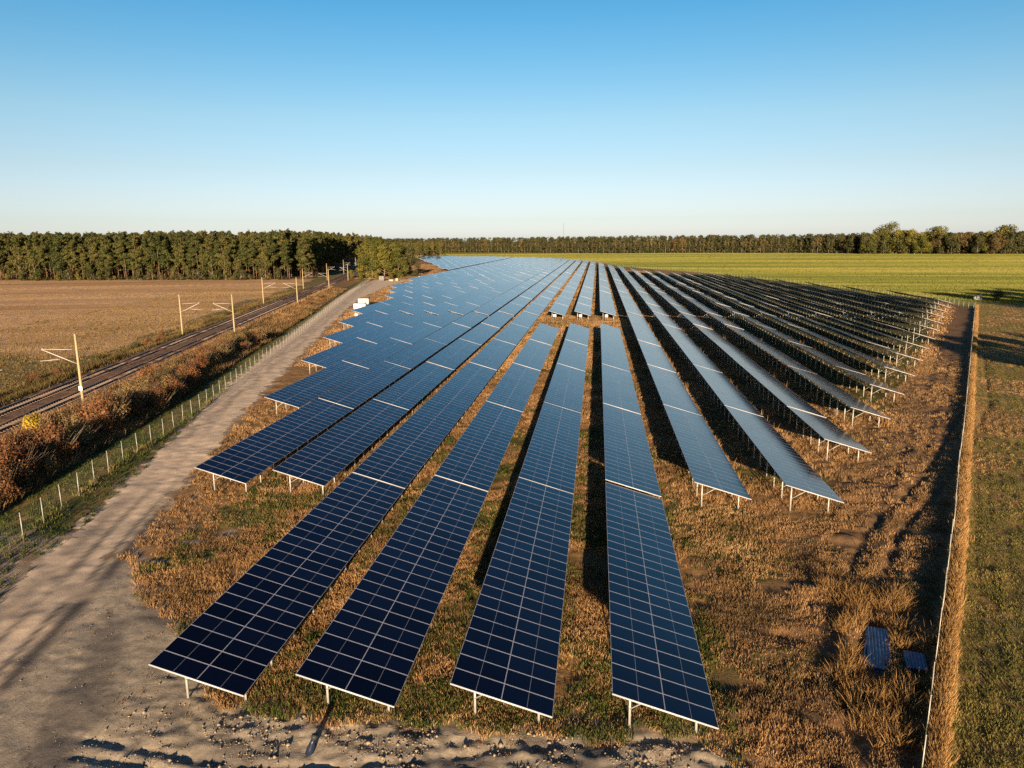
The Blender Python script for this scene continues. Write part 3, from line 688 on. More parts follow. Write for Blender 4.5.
# ------------------------------------------------------------------ railway
ZR = .78
for side, nm in ((-1, 'railway track farther from the sandy road, on brown ballast'), (1, 'railway track nearer to the sandy road, on brown ballast')):
    y0, y1 = 45., 900.; off = side*2.35
    P0 = np.array([float(rmid(y0))+off, y0, 0]); P1 = np.array([float(rmid(y1))+off, y1, 0]); dv = (P1-P0); L = np.linalg.norm(dv); dv /= L; u = np.array([dv[1], -dv[0], 0])
    t = empty('railway_track', (P0[0], P0[1], ZR), nm, 'railway track', 'railway tracks on the embankment')
    for s in (-1, 1):
        seg = MB(); 
        n = 60
        for k in range(n):
            a = dv*L*k/n+u*s*.7525; c = dv*L*(k+1)/n+u*s*.7525
            seg.bar(a+[0, 0, .235], c+[0, 0, .235], .075, .045, 0); seg.bar(a+[0, 0, .14], c+[0, 0, .14], .03, .145, 1); seg.bar(a+[0, 0, .055], c+[0, 0, .055], .14, .025, 1)
        seg.obj('rail', [M_rail, M_rust], t)
    slp = MB(); slp.box((0, 0, -.05), (2.5, .26, .16)); 
    sm_ = MB()
    ax = np.array([u, dv, [0, 0, 1]])
    for k in range(int(330/.65)): sm_.box(dv*(k*.65)+[0, 0, -.05], (2.5, .26, .17), ax)
    tag(sm_.obj('sleepers', M_sleeper, t), kind='stuff')
def mast(x, y, toward, label, plate=False):
    z = zat(x, y)-.1
    t = empty('catenary_mast', (x, y, z), label, 'catenary mast', 'catenary masts along the railway', rz=math.atan2(-.23, 1)*-1*-1)
    t.rotation_euler = (0, 0, math.atan(.23)); sx = toward
    b = MB(); b.tube([(0, 0, -.4), (0, 0, 3), (0, 0, 6), (0, 0, 9.2)], [.18, .165, .14, .115], 12); b.obj('pole', M_conc, t, True)
    b = MB(); b.tube([(sx*.15, 0, 7.15), (sx*4.2, 0, 7.3)], .032, 8); b.obj('top_tube', M_arm, t, True)
    b = MB(); b.tube([(sx*.15, 0, 5.3), (sx*4.25, 0, 7.25)], .05, 8); b.obj('cantilever_strut', M_arm, t, True)
    b = MB(); b.tube([(sx*2.2, 0, 5.95), (sx*4.6, 0, 5.75)], .035, 8); b.tube([(sx*4.2, 0, 7.2), (sx*4.2, 0, 7.45)], .04, 6); b.obj('registration_arm', M_arm, t, True)
    b = MB()
    for zz in (7.15, 5.3):
        for k in range(4): b.tube([(sx*(.22+.1*k), 0, zz+.04*k*(zz < 6)), (sx*(.25+.1*k), 0, zz+.04*k*(zz < 6))], .10, 8)
    b.obj('insulators', M_insul, t, True)
    if plate:
        b = MB(); b.box((0, -.20, 2.05), (.5, .03, .62)); pl = b.obj('number_plate', M_white, t); pl.rotation_euler = (0, 0, -.15)
        b = MB()
        for (px, pz, w_, h_) in ((0, 2.17, .16, .035), (0, 2.05, .16, .035), (0, 1.93, .16, .035), (-.065, 2.05, .035, .27), (.065, 1.99, .035, .14)): b.box((px, -.218, pz), (w_, .008, h_))
        b.obj('plate_digit', M_black, pl)
for k, y in enumerate((81, 158, 238, 316, 392, 470, 548)):
    mast(-66.9 if k == 0 else float(rmid(y))+6.3, 86.5 if k == 0 else y, -1, ('yellowish concrete catenary mast with a white number plate, nearest the camera' if k == 0 else ORD[k+1]+' nearest catenary mast on the sandy road side of the railway'), k == 0)
for k, y in enumerate((78, 155, 236, 314, 390, 468, 546)):
    mast(float(rmid(y))-5.3, y, 1, ORD[k+1]+' nearest catenary mast on the ploughed field side of the railway')

# ------------------------------------------------------------------ trees and shrubs
def leafquads(P, Nrm, size, rg):
    n = len(P); Nrm = Nrm/np.linalg.norm(Nrm, axis=1)[:, None]
    ref = rg.normal(size=(n, 3)); u = np.cross(Nrm, ref); u /= np.linalg.norm(u, axis=1)[:, None]; v = np.cross(Nrm, u)
    s = (size*rg.uniform(.6, 1.3, n))[:, None]/2; k = rg.uniform(.5, .9, n)[:, None]
    return np.stack([P-u*s, P-v*s*k, P+u*s, P+v*s*k], 1).reshape(-1, 3), (np.arange(n)*4)[:, None]+np.arange(4)
def crown_pts(blobs, n, rg, shell=.55):
    """blobs: rows of x,y,z,rx,ry,rz"""
    b = np.array(blobs); w = (b[:, 3]*b[:, 4]*b[:, 5])**(2/3); w /= w.sum()
    i = rg.choice(len(b), n, p=w); d = rg.normal(size=(n, 3)); d /= np.linalg.norm(d, axis=1)[:, None]
    r_ = rg.uniform(shell**3, 1, n)**(1/3)
    P = b[i, :3]+d*b[i, 3:]*r_[:, None]
    c = (b[:, :3]*w[:, None]).sum(0)
    Nn = d+.35*(P-c)/np.linalg.norm(P-c, axis=1)[:, None]+.55*rg.normal(size=(n, 3))
    return P, Nn, i
def trunk_mb(h, r0, r1, limbs, rg, n=7, bend=.3):
    b = MB(); k = 6; pts = [(rg.normal(0, bend)*(j/k)*.5, rg.normal(0, bend)*(j/k)*.5, h*j/k-.3*(j == 0)) for j in range(k+1)]
    b.tube(pts, np.linspace(r0, r1, k+1), n)
    for (x, y, z, ex, ey, ez, rr) in limbs: b.tube([(x, y, z), ((x+ex)/2, (y+ey)/2, (z+ez)/2+.2), (ex, ey, ez)], [rr, rr*.7, rr*.25], 5, cap=False)
    return b
M_pine = tinted('pine_needles', [(.022, .032, .009), (.046, .053, .015), (.074, .072, .020), (.105, .088, .026)], trans=.15, objvar=.5)
M_leafg = tinted('broad_leaves', [(.035, .045, .010), (.080, .082, .018), (.128, .115, .024), (.19, .15, .028)], trans=.2, objvar=.35)
M_leafy = tinted('autumn_leaves', [(.040, .046, .010), (.082, .082, .017), (.130, .118, .024), (.18, .145, .030)], trans=.2, objvar=.25)
M_leafo = tinted('rusty_leaves', [(.055, .042, .016), (.085, .062, .024), (.12, .083, .032), (.155, .105, .042)], trans=.2, objvar=.35)
M_leafd = tinted('dark_leaves', [(.022, .026, .010), (.040, .042, .016), (.060, .058, .022), (.085, .074, .028)], trans=.15, objvar=.3)
M_bark = simple('pine_bark', (.155, .090, .052), .9, 0, .45, .8)
M_barkg = simple('grey_bark', (.16, .12, .085), .9, 0, .3, 2)
M_birch = simple('birch_bark', (.62, .58, .52), .8, 0, .2, 2)
def pine(seed, h, nl, leaf, low=.5):
    rg = np.random.default_rng(seed); bl = []; limbs = []
    cr = h*.145
    for k in range(15):
        z = h*(low+(1-low)*(k+.5)/15); t = (z/h-low)/(1-low); rr = cr*(1-t**2.6)**.55*(.62+.38*min(1, t*3))+.3
        a = rg.uniform(0, 6.28); o = rr*rg.uniform(.3, .95)
        bl.append((o*math.cos(a), o*math.sin(a), z, rr*.58, rr*.58, h*.042)); limbs.append((0, 0, z-.6, o*math.cos(a)*1.2, o*math.sin(a)*1.2, z, .07))
    bl.append((0, 0, h*.97, cr*.3, cr*.3, h*.03))
    for k in range(2): # a few stray low branches
        a = rg.uniform(0, 6.28); z = h*rg.uniform(low*.6, low); bl.append((1.6*math.cos(a), 1.6*math.sin(a), z, 1.0, 1.0, .5)); limbs.append((0, 0, z-.3, 1.8*math.cos(a), 1.8*math.sin(a), z, .05))
    P, Nn, i = crown_pts(bl, nl, rg, .2); Nn[:, 2] += .5
    v, f = leafquads(P, Nn, leaf, rg); tint = np.clip(rg.normal(.5, .16, len(bl))[i]+rg.normal(0, .12, nl), 0, 1)
    cr_ = make_mesh('crown', v, f, [M_pine], attrs={'tint': np.repeat(tint, 4)})
    return trunk_mb(h*.95, .19, .05, limbs, rg).mesh('trunk', [M_bark], True), cr_
def broad(seed, h, w, nl, leaf, mt, bark, base=.12, trunk=.3):
    rg = np.random.default_rng(seed); bl = []; limbs = []
    for k in range(16):
        t = rg.uniform(0, 1); z = h*(base+(.93-base)*t); prof = math.sin(math.pi*min(1, .18+.78*t))**.7
        a = rg.uniform(0, 6.28); o = w/2*prof*rg.uniform(.35, .85); s = w*rg.uniform(.13, .22)
        bl.append((o*math.cos(a), o*math.sin(a), z, s, s, s*.85)); limbs.append((0, 0, z*.6, o*math.cos(a), o*math.sin(a), z, .12))
    bl.append((0, 0, h*.9, w*.2, w*.2, h*.1)); bl.append((0, 0, h*.55, w*.3, w*.3, h*.25))
    P, Nn, i = crown_pts(bl, nl, rg, .45)
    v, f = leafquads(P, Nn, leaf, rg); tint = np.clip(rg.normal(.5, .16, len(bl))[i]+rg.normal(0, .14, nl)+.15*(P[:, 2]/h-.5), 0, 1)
    return trunk_mb(h*.8, trunk, .08, limbs, rg).mesh('trunk', [bark], True), make_mesh('crown', v, f, [mt], attrs={'tint': np.repeat(tint, 4)})
def tree(name, tm, x, y, label, group, s=1., rz=None, cat='tree', sz=None):
    t = empty(name, (x, y, zat(x, y)-.05), label, cat, group, rz=random.uniform(0, 6.28) if rz is None else rz)
    t.scale = (s, s, sz or s); link('trunk', tm[0], t); link('crown', tm[1], t); return t
pines = [pine(100+i, 27, 2300, .95, [.38, .45, .5, .34, .42, .2][i]) for i in range(6)]
def merge_trees(name, metas, spots, label, cat, mats_):
    """spots: (x,y,scale,rot,variant) merged to one mesh; materials: trunk, crown"""
    VV, FF, MI, TT = [], [], [], []; nv = 0
    cache = {}
    for i, tm in enumerate(metas):
        for k in (0, 1):
            me = tm[k]; v = np.empty(len(me.vertices)*3, np.float32); me.vertices.foreach_get('co', v)
            f = np.empty(len(me.loops), np.int32); me.loops.foreach_get('vertex_index', f)
            tt = np.zeros(len(me.vertices), np.float32)
            if k == 1: me.attributes['tint'].data.foreach_get('value', tt)
            cache[i, k] = (v.reshape(-1, 3), f.reshape(-1, 4), tt)
    for (x, y, s, a, i) in spots:
        c, sn = math.cos(a), math.sin(a); sh = random.gauss(0, .14)
        for k in (0, 1):
            v, f, tt = cache[i, k]; w = v*s; w = np.stack([w[:, 0]*c-w[:, 1]*sn+x, w[:, 0]*sn+w[:, 1]*c+y, w[:, 2]], 1)
            VV.append(w); FF.append(f+nv); MI.append(np.full(len(f), k)); TT.append(np.clip(tt+sh, 0, 1)); nv += len(v)
    me = make_mesh(name, np.concatenate(VV), np.concatenate(FF), mats_, np.concatenate(MI), attrs={'tint': np.concatenate(TT)})
    return tag(link(name, me), label, cat, kind='stuff')
# pine forest on the left
G = 'pines at the front of the left forest'
front = []
for row_ in range(3):
    x = -385.
    while x < -181:
        x += rng.uniform(3.0, 5.6); yb = 410+.02*(x+300)
        if rng.uniform() < .9: front.append((x, yb+row_*5.5+rng.normal(0, 1.5), row_))
for k in range(44):
    y = 416+k*4.6; front.append((float(rmid(y))-22+rng.normal(0, 1.5), y, 5))
for (x, y, rw) in front:
    if x > float(rmid(y))-18: continue
    tree('pine_tree', pines[rng.integers(6)], x, y, ('tall pine with bare orange trunk in the front edge of the left forest' if rw < 5 else 'tall pine at the forest edge beside the railway'), (G if rw < 5 else 'pines beside the railway'), s=rng.uniform(.74, 1.05))
lowp = [pine(200+i, 27, 420, 1.8, .42) for i in range(4)]
sp = []
for k in range(1500):
    y = rng.uniform(426, 620); x = rng.uniform(-430, -190)
    if x < float(rmid(y))-26: sp.append((x, y, rng.uniform(.78, 1.09), rng.uniform(0, 6.28), int(rng.integers(4))))
for k in range(500):
    y = rng.uniform(620, 1250); x = float(rmid(y))-rng.uniform(22, 130); sp.append((x, y, rng.uniform(.85, 1.12), rng.uniform(0, 6.28), int(rng.integers(4))))
for k in range(130):
    y = rng.uniform(900, 1300); x = float(rmid(y))+rng.uniform(-15, 70); sp.append((x, y, rng.uniform(.6, .8), rng.uniform(0, 6.28), int(rng.integers(4))))
merge_trees('pine_wood', lowp, sp, 'dense pine wood filling the land behind the front pines on the left', 'forest', [M_bark, M_pine])
# young growth at the forest foot
und = [broad(300+i, 4, 4.5, 420, .55, M_leafd if i else M_leafg, M_barkg, .05, .08) for i in range(3)]
for k in range(44):
    x = -365+k*4.3+rng.normal(0, 2); tree('undergrowth_bush', und[rng.integers(3)], x, 407+.02*(x+300)+rng.normal(0, 1), 'low green bush at the foot of the left pine forest', 'bushes at the forest foot', s=rng.uniform(.4, 1.0)*(1.9 if rng.uniform() < .25 else 1), cat='bush')
# clump between railway and array
cl = [broad(400, 21, 17, 5200, .85, M_leafg, M_barkg, .03), broad(401, 23, 17, 5200, .85, M_leafg, M_barkg, .02), broad(402, 21, 16, 5000, .85, M_leafg, M_barkg, .03)]
ck = [broad(405, 20, 13, 3600, .8, M_leafd, M_barkg, .05)]
for (x, y, k, s, lab) in ((-138, 431, 0, .97, 'yellow green leafy tree at the railway end of the clump by the array'), (-133, 426, 1, .93, 'tallest yellow green tree in the middle of the clump by the array'),
                          (-125, 424, 2, .96, 'round olive tree in the clump behind the grey container'), (-119, 433, 0, .9, 'olive tree at the brown soil end of the clump'),
                          (-135, 446, 1, 1.03, 'tree at the back of the clump beside the railway'), (-124, 446, 2, 1.02, 'tree at the back of the clump towards the brown soil')):
    tree('leafy_tree', cl[k], x, y, lab, 'trees in the clump by the array', s=s*1.0)
tree('dark_tree', ck[0], -115, 447, 'dark green tree on the shaded side of the clump by the array', 'trees in the clump by the array', s=.95)
for (x, y, s) in ((-145, 423, .9), (-138, 418, .8), (-128, 416, .9), (-120, 420, .8)): tree('undergrowth_bush', und[0], x, y, 'low leafy bush at the foot of the clump by the array', 'bushes at the clump foot', s=s*1.2, cat='bush')
M_leafw = tinted('forest_edge_leaves', [(.024, .034, .010), (.050, .056, .016), (.080, .078, .022), (.12, .10, .03)], trans=.2, objvar=.5)
edge = [broad(420+i, 17, 11, 1500, .9, M_leafw, M_barkg, .04, .2) for i in range(2)]
for k in range(17):
    x = -372+k*11.5+rng.normal(0, 4); tree('leafy_tree', edge[k % 2], x, 407.5+.02*(x+300)+rng.normal(0, 1.2), 'smaller leafy tree mixed into the front edge of the left pine forest', 'leafy trees at the pine forest edge', s=rng.uniform(.45, 1.1))
M_leaff = tinted('far_leaves', [(.028, .032, .012), (.050, .052, .018), (.078, .072, .024), (.11, .092, .032)], trans=.2, objvar=.3)
# wood beyond the green field
far = [broad(500+i, 26, 13+2*(i % 3), 420, 1.9, [M_leafd, M_leaff, M_leafo, M_leafd, M_leaff][i], M_barkg, .03, .35) for i in range(5)]
fl_ = PL([(-420, 1500), (-200, 1400), (4, 1261), (162, 1206), (302, 1157), (402, 1044), (530, 1003), (800, 980)])
x = -330.; G2 = 'trees at the edge of the wood beyond the green field'
while x < 385:
    y = float(fl_(x))
    k = int(rng.choice([0, 3, 1, 2], p=[.34, .34, .22, .10])); 
    tree('woodland_tree', far[k], x, y+rng.normal(0, 4), ['dark green tree at the edge of the far wood', 'olive green tree at the edge of the far wood', 'brownish autumn tree at the edge of the far wood', 'dark green tree at the edge of the far wood', ''][k], G2, s=rng.uniform(.86, 1.08)*(1 if x > -200 else .95))
    x += rng.uniform(4.0, 7.5)
sp = []
for k in range(900):
    x = rng.uniform(-480, 1000); y = float(fl_(min(x, 900)))+rng.uniform(8, 140); sp.append((x, y, rng.uniform(.95, 1.13), rng.uniform(0, 6.28), int(rng.integers(3))))
merge_trees('mixed_wood', [far[0], far[3], far[1]], sp, 'dark mixed wood stretching along the horizon beyond the green field', 'forest', [M_barkg, M_leafd])
# big park-like trees on the right
big = {'y': broad(600, 36, 44, 4200, 1.7, M_leafy, M_barkg, .04, .6), 'y2': broad(601, 33, 36, 3600, 1.7, M_leafy, M_barkg, .04, .6), 'o': broad(602, 26, 27, 2600, 1.6, M_leafo, M_barkg, .02, .4),
       'g': broad(603, 27, 26, 2600, 1.6, M_leafg, M_barkg, .02, .4), 'd': broad(604, 25, 24, 2400, 1.6, M_leafd, M_barkg, .02, .4)}
lst = [(870, 'g', 1.0), (881, 'y2', 1.0), (896, 'g', 1.2), (909, 'g', 1.15), (921, 'g', 1.0), (938, 'o', 1.0), (965, 'g', 1.0), (998, 'g', 1.1), (1006, 'o', 1.0), (846, 'o', .9), (852, 'd', 1.0), (864, 'd', 1.05), (876, 'd', 1.0), (889, 'y', 1.12), (903, 'y2', 1.0), (915, 'o', .95), (925, 'o', 1.08), (934, 'y2', 1.1), (943, 'g', 1.05), (951, 'd', .95), (959, 'o', 1.05), (968, 'o', 1.1), (977, 'd', 1.0), (985, 'g', 1.05), (994, 'o', 1.02), (1002, 'y2', 1.14), (1010, 'd', .95), (1017, 'd', 1.05), (1026, 'o', 1.1), (1038, 'd', 1.1)]
nmx = {'y': 'broad yellow green autumn tree', 'y2': 'tall yellowing tree', 'o': 'rusty brown autumn tree', 'g': 'olive green tree', 'd': 'dark green tree'}
def gp(px, py, z=0.):
    d_ = fw+rt*((px-512)/F)-up*((py-384)/F); t_ = (z-H)/d_.z; return d_.x*t_, d_.y*t_
WHERE = ['second from the left end', 'third from the left end', 'fourth from the left end']
lst.sort()
for i, (px, k, s) in enumerate(lst):
    yb = 253.6+rng.uniform(-.3, .5); X_, Y_ = gp(px, yb)
    tree({'y': 'yellow_tree', 'y2': 'yellow_tree', 'o': 'autumn_tree', 'g': 'green_tree', 'd': 'dark_tree'}[k], big[k], X_, Y_, nmx[k]+', '+('leftmost' if i == 0 else ORD[i+1]+' from left')+' in the right hand row beyond the crop', 'trees in the row beyond the green field at right', s=s*rng.uniform(.97, 1.03))
for px, s, lab in ((914.5, 1., 'pale birch stem standing before the rusty trees at right'),):
    X_, Y_ = gp(px, 253.9); tree('birch_tree', (trunk_mb(14, .55, .2, [], np.random.default_rng(3)).mesh('trunk', [M_birch], True), big['g'][1]), X_, Y_, lab, None, s=.62)
# larch stand at the far left behind the array
lar = broad(610, 24, 12, 600, 1.4, M_leafo, M_barkg, .04, .3)
for px in (419, 424, 429, 434): X_, Y_ = gp(px, 255.2); tree('autumn_tree', lar, X_, Y_, 'orange brown tree behind the far left corner of the array', 'orange trees behind the array corner', s=rng.uniform(.85, 1.0))
# shrubs along the railway bank
def shrub(seed, h, w, nl, leaf, mt):
    rg = np.random.default_rng(seed); bl = []; limbs = []
    for k in range(12):
        a = rg.uniform(0, 6.28); o = w/2*rg.uniform(.1, .8); z = h*rg.uniform(.3, .85)*(1-.35*(o/(w/2))**2); s = w*rg.uniform(.13, .22)
        bl.append((o*math.cos(a), o*math.sin(a), z, s, s, s*1.1)); limbs.append((.1*math.cos(a), .1*math.sin(a), -.1, o*1.3*math.cos(a), o*1.3*math.sin(a), z+s*1.2, .035))
    P, Nn, i = crown_pts(bl, nl, rg, .15); Nn += .4*rg.normal(size=Nn.shape)
    v, f = leafquads(P, Nn, leaf, rg); tint = np.clip(rg.normal(.5, .18, len(bl))[i]+rg.normal(0, .16, nl), 0, 1)
    b = MB()
    for (x, y, z, ex, ey, ez, rr) in limbs: b.tube([(x, y, z), ((x+ex)/2, (y+ey)/2, ez*.55), (ex, ey, ez)], [rr, rr*.7, rr*.3], 5, cap=False)
    for k in range(30):
        a = rg.uniform(0, 6.28); o = w/2*rg.uniform(.2, 1.05); b.tube([(0, 0, .1), (o*.6*math.cos(a), o*.6*math.sin(a), h*.55), (o*math.cos(a), o*math.sin(a), h*rg.uniform(.7, 1.08))], [.02, .015, .006], 4, cap=False)
    return b.mesh('stems', [M_barkg]), make_mesh('foliage', v, f, [mt], attrs={'tint': np.repeat(tint, 4)})
M_shr = tinted('russet_leaves', [(.075, .030, .016), (.15, .062, .026), (.23, .105, .04), (.28, .16, .07)], trans=.2, objvar=.3)
M_shs = tinted('straw_leaves', [(.09, .06, .022), (.17, .11, .04), (.25, .165, .065), (.33, .23, .10)], trans=.2, objvar=.3)
M_shy = tinted('yellow_leaves', [(.18, .12, .012), (.32, .21, .02), (.42, .28, .03), (.50, .35, .05)], trans=.25)
M_shg = tinted('dull_green_leaves', [(.03, .035, .012), (.06, .06, .018), (.09, .08, .025), (.14, .11, .035)], trans=.2, objvar=.3)
SH = {'r': [shrub(700+i, 3.2, 4.6, 2600, .17, M_shr) for i in range(2)], 's': [shrub(710+i, 3.0, 4.6, 2400, .17, M_shs) for i in range(3)], 'g': [shrub(720+i, 2.8, 4.2, 2600, .17, M_shg) for i in range(2)], 'y': [shrub(730, 3.2, 3.0, 2200, .17, M_shy)]}
def put_shrub(k, x, y, s, lab, grp):
    tm = SH[k][int(rng.integers(len(SH[k])))]
    t = empty('shrub', (x, y, zat(x, y)-.1), lab, 'shrub', grp, rz=random.uniform(0, 6.28)); t.scale = (s, s, s*rng.uniform(.85, 1.1)); link('stems', tm[0], t); link('foliage', tm[1], t)
LB = {'r': 'russet brown shrub in the thicket between railway and wire fence', 's': 'straw coloured shrub in the thicket between railway and wire fence', 'g': 'dull green shrub in the thicket between railway and wire fence'}
GB = {'r': 'russet shrubs on the railway bank', 's': 'straw coloured shrubs on the railway bank', 'g': 'dull green shrubs on the railway bank'}
for k in range(82):
    y = 38+rng.uniform(0, 1)**1.15*118; a_ = float(rmid(y))+8.5; b_ = float(fenL(y))-7.2; x = a_+(b_-a_)*rng.uniform(0, 1)
    if math.hypot(x+60, y-69.5) < 3.2 or math.hypot(x+58.3, y-65) < 2.4 or math.hypot(x-(float(rmid(81))+5.3), y-79) < 4.0: continue
    kk = str(rng.choice(['r', 's', 'g'], p=[.42, .40, .18])); put_shrub(kk, x, y, rng.uniform(.7, 1.15)*(1.15 if y < 80 else .98), LB[kk], GB[kk])
for k in range(30):
    y = rng.uniform(156, 330); x = float(fenL(y))-rng.uniform(5, 11); kk = str(rng.choice(['s', 'g', 'r'])); put_shrub(kk, x, y, rng.uniform(.35, .6), 'small shrub on the grassy bank farther along the railway', 'small shrubs farther along the bank')
for k in range(26):
    y = rng.uniform(70, 260); x = float(rmid(y))-rng.uniform(7.5, 10.5); kk = str(rng.choice(['g', 'r', 's'])); put_shrub(kk, x, y, rng.uniform(.35, .62), 'low dark shrub on the field side of the railway', 'shrubs on the field side')
for (x, y, k, sc) in ((-52.5, 59, 'r', .95), (-55.5, 60.5, 'r', 1.05), (-50.5, 54, 'r', 1.0), (-54, 54.5, 'r', 1.0), (-57.5, 56.5, 's', .9), (-53.5, 65, 'r', .9), (-55, 70, 's', .95), (-55.5, 75, 'r', 1.0), (-58, 78, 'r', .95), (-58.5, 84, 's', 1.05), (-57, 88, 'r', 1.0), (-61, 91, 's', 1.0), (-60, 96, 'r', 1.05), (-62, 103, 'r', 1.1), (-65, 108, 's', 1.0), (-66, 114, 'r', 1.05)):
    put_shrub(k, x, y, sc, LB[k], GB[k])
put_shrub('y', -59.8, 69.8, 1.12, 'bright yellow shrub among the russet thicket near the railway', None)
put_shrub('g', 136, 267.5, 1.35, 'dark round bush in the green field beyond the stubble', None)
# trees standing beyond the right edge of the picture: their shadows lie on the stubble and the crop
for (x, y, k, s) in ((80, 66, 0, .80), (86.5, 68, 1, .76), (94, 70, 2, .84), (103, 72, 0, .8), (150, 124, 1, 1.35), (161, 128, 2, 1.45), (174, 132, 1, 1.4), (188, 138, 0, 1.5)):
    tree('leafy_tree', cl[k], x, y, 'leafy tree standing right of the stubble field beyond the picture', 'trees beyond the right edge', s=s)

# ------------------------------------------------------------------ small buildings and objects
def station(x, y, w, d, h, label, rz=.1, name='transformer_station', over=.12):
    t = empty(name, (x, y, zat(x, y)-.05), label, 'transformer station', rz=rz)
    b = MB(); b.box((0, 0, h/2), (w, d, h)); wl = b.obj('wall', M_white, t)
    b = MB(); b.box((0, 0, h+.09), (w+over*2, d+over*2, .18)); b.obj('roof', M_greyroof, t)
    b = MB(); b.box((-w*.22, -d/2-.02, h*.45), (w*.36, .04, h*.84)); dr = b.obj('door', M_white, t)
    b = MB(); b.box((-w*.08, -d/2-.055, h*.45), (.04, .03, .16)); b.obj('handle', M_black, dr)
    b = MB()
    for k in range(6): b.box((w*.25, -d/2-.015, h*(.55+.05*k)), (w*.32, .03, .05))
    b.obj('vent_louvre', M_greybox, t)
    b = MB(); b.box((0, 0, .06), (w+.3, d+.3, .12)); b.obj('plinth', M_greybox, t)
station(-75.2, 226.5, 3.6, 2.6, 2.0, 'low white transformer station beside the sandy road, in front', .08)
station(-76.8, 235.5, 3.2, 3.0, 2.9, 'taller white transformer station with grey roof behind the low one', .08)
station(-98.3, 407, 3.5, 2.5, 2.1, 'white transformer station at the edge of the bare brown soil')
t = empty('electric_cabinet', (-99.0, 426, 0), 'small white electric cabinet right of the far white transformer station', 'cabinet')
b = MB(); b.box((0, 0, .95), (1.3, .9, 1.6)); b.obj('cabinet_body', M_white, t); b = MB(); b.box((0, 0, 1.8), (1.45, 1.05, .08)); b.obj('lid', M_greyroof, t); b = MB(); b.box((0, 0, .08), (1.4, 1, .16)); b.obj('plinth', M_greybox, t)
t = empty('site_container', (-118.6, 397, 0), 'grey site container standing before the tree clump by the fence', 'container', rz=.1)
b = MB(); b.box((0, 0, 1.35), (2.5, 3.5, 2.5)); 
for k in range(9): b.box((-1.2+.3*k, -1.765, 1.35), (.12, .03, 2.3))
b.obj('corrugated_body', M_greybox, t); b = MB(); b.box((0, 0, 2.64), (2.6, 3.6, .08)); b.obj('roof', M_greyroof, t)
b = MB(); b.box((0, -1.80, 1.2), (.9, .03, 2.0)); b.obj('door', M_greyroof, t)
for (x, y, w, h, lab) in ((-112.5, 394, 2.2, .75, 'long low beige crate on the sand beside the grey container'), (-109.8, 396, 1.3, 1.25, 'taller beige crate on the sand right of the long one')):
    t = empty('wooden_crate', (x, y, 0), lab, 'crate')
    b = MB()
    for k in range(4): b.box((0, -.6, h*(.14+.24*k)+.1), (w, .04, h*.2)); b.box((0, .6, h*(.14+.24*k)+.1), (w, .04, h*.2)); b.box((-w/2, 0, h*(.14+.24*k)+.1), (.04, 1.16, h*.2)); b.box((w/2, 0, h*(.14+.24*k)+.1), (.04, 1.16, h*.2))
    b.obj('boards', M_beige, t); b = MB(); b.box((0, 0, h+.09), (w+.1, 1.3, .05)); b.obj('lid', M_beige, t)
    b = MB()
    for k in (-1, 0, 1): b.box((k*w*.42, 0, .05), (.1, 1.2, .1))
    b.obj('skids', M_beige, t)
# bluish ribbed sheets in the grass
def sheets(x, y, w, l, rz, tilt_, n, label):
    t = empty('ribbed_sheet_stack', (x, y, zat(x, y)+.05), label, 'sheets', rz=rz)
    for k in range(n):
        m_ = 40; xs = np.linspace(-w/2, w/2, m_); zs = .025*np.sin(xs*2*np.pi/.16)+.05
        Vt = np.concatenate([np.stack([xs, np.full(m_, s*l/2), zs+z0], 1) for z0 in (0, -.01) for s in (-1, 1)])
        Fq = []
        for i in range(m_-1): Fq += [[i, i+1, m_+i+1, m_+i], [2*m_+i+1, 2*m_+i, 3*m_+i, 3*m_+i+1]]
        o = link('ribbed_sheet', make_mesh('ribbed_sheet', Vt, np.array(Fq), [M_bluesheet], smooth=True), t, (random.gauss(0, .06), random.gauss(0, .1), .10*k), random.gauss(0, .04)); o.rotation_euler[0] = tilt_
    b = MB(); b.box((0, l*.3, .03+.3*l*math.sin(tilt_)*.5), (w*.9, .1, max(.1, .3*l*math.sin(tilt_)))); b.box((0, -l*.3, 0), (w*.9, .1, .1)); b.obj('timber_bearer', M_beige, t)
sheets(14.85, 36.75, 1.1, 3.9, -.30, .05, 3, 'long stack of dark blue ribbed sheets lying in the tall grass')
sheets(16.25, 35.5, .95, 1.5, -.2, .06, 2, 'short stack of bluish sheets beside the long stack by the fence')
# dark blue stub in the yard
t = empty('cable_duct_stub', (-11.7, 26.1, zat(-11.7, 26.1)-.08), 'dark blue cable duct stub sticking out of the sandy yard', 'pipe')
b = MB(); b.tube([(-.10, 0, 0), (-.06, .02, .25), (.02, .05, .5), (.10, .08, .72)], [.20, .16, .11, .095], 14); b.obj('duct', M_blue, t, True)
b = MB(); b.tube([(.10, .08, .70), (.14, .09, .86)], [.12, .125], 14); b.obj('end_cap', M_black, t, True)
# pale stones by the dark bush
t = empty('stone_heap', (130.5, 268, zat(130.5, 268)), 'pale stone heap left of the dark bush in the green field', 'stones')
for k in range(11):
    s = rng.uniform(.35, .75); me = bpy.data.meshes.new('boulder'); import bmesh
    bm = bmesh.new(); bmesh.ops.create_icosphere(bm, subdivisions=2, radius=s)
    for v in bm.verts: v.co *= 1+.25*(random.random()-.5); v.co.z *= .8
    bm.to_mesh(me); bm.free(); me.materials.append(M_palest)
    link('boulder', me, t, (rng.normal(0, .8), rng.normal(0, .5), .2+max(0, rng.normal(.7, .6))))
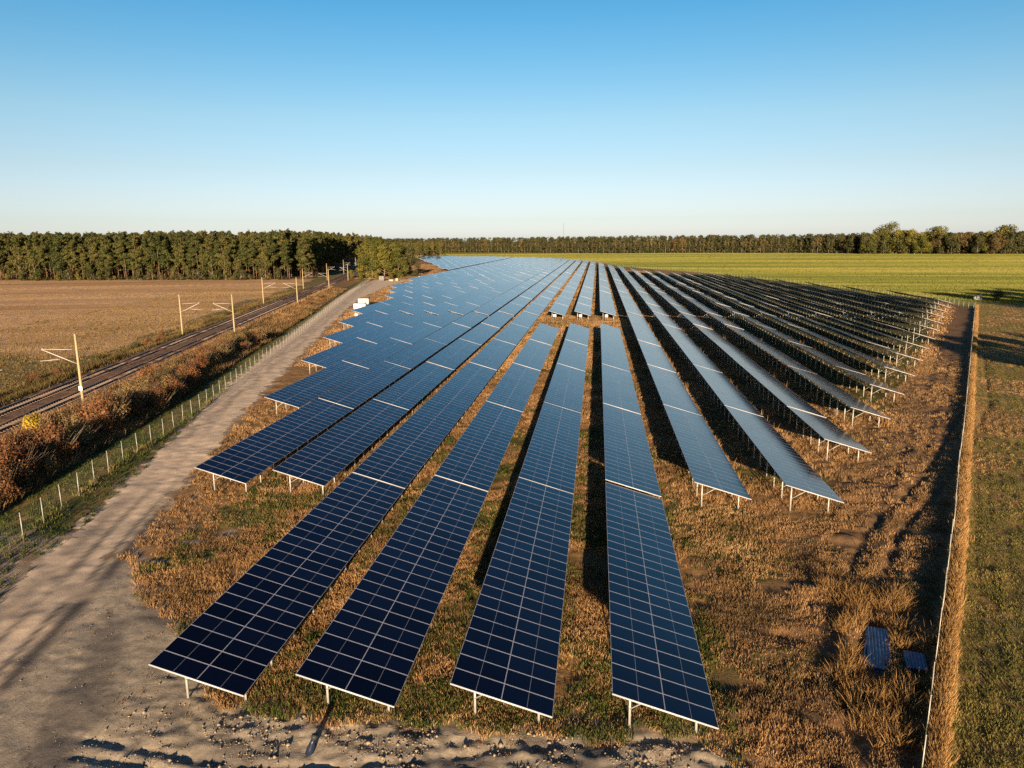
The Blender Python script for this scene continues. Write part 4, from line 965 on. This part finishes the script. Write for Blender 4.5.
# slender far mast on the horizon
t = empty('radio_mast', (-105, 2300, 0), 'thin lattice radio mast far behind the wood on the horizon', 'mast')
b = MB()
for a in range(3): b.tube([(1.5*math.cos(a*2.09), 1.5*math.sin(a*2.09), 0), (1.0*math.cos(a*2.09), 1.0*math.sin(a*2.09), 75)], .16, 5)
for k in range(25):
    for a in range(3): b.bar((1.3*math.cos(a*2.09), 1.3*math.sin(a*2.09), k*3), (1.3*math.cos((a+1)*2.09), 1.3*math.sin((a+1)*2.09), k*3+3), .1, .1)
b.obj('lattice', M_greyroof, t)
# clods and stones on the yard
n = 2600; P = np.stack([rng.uniform(-30, 7, n), rng.uniform(23, 44, n)], 1); P = P[(P[:, 1] < yardB(P[:, 0])-.2) & (P[:, 0] > roadR(P[:, 1])-2)]
P2 = np.stack([rng.uniform(-22, 8, 12000), rng.uniform(23.5, 29, 12000)], 1); P2 = P2[(P2[:, 1] < yardB(P2[:, 0])+.2) & (fbm(P2[:, 0], P2[:, 1], 1.5, 3, 31) > -.02) & (rng.uniform(-24, -10, len(P2)) < P2[:, 0])]; nA = len(P); P = np.concatenate([P, P2])
oc = np.array([[1, 0, 0], [-1, 0, 0], [0, 1, 0], [0, -1, 0], [0, 0, 1], [0, 0, -1]], float); of = np.array([[0, 2, 4], [2, 1, 4], [1, 3, 4], [3, 0, 4], [2, 0, 5], [1, 2, 5], [3, 1, 5], [0, 3, 5]])
s = rng.gamma(1.5, .008, len(P))+.008; s[nA:] = rng.gamma(1.2, .017, len(P)-nA)+.008; vv = oc[None]*rng.uniform(.6, 1.3, (len(P), 6, 3))*s[:, None, None]*[1, 1, .7]
vv = vv+np.stack([P[:, 0], P[:, 1], height(P[:, 0], P[:, 1])+s*.2], 1)[:, None, :]
me = make_mesh('sand_clods', vv.reshape(-1, 3), (of[None]+(np.arange(len(P))*6)[:, None, None]).reshape(-1, 3), [M_clod])
tag(link('sand_clods', me), 'scattered stones and sand clods on the trodden yard', 'clods', kind='stuff')
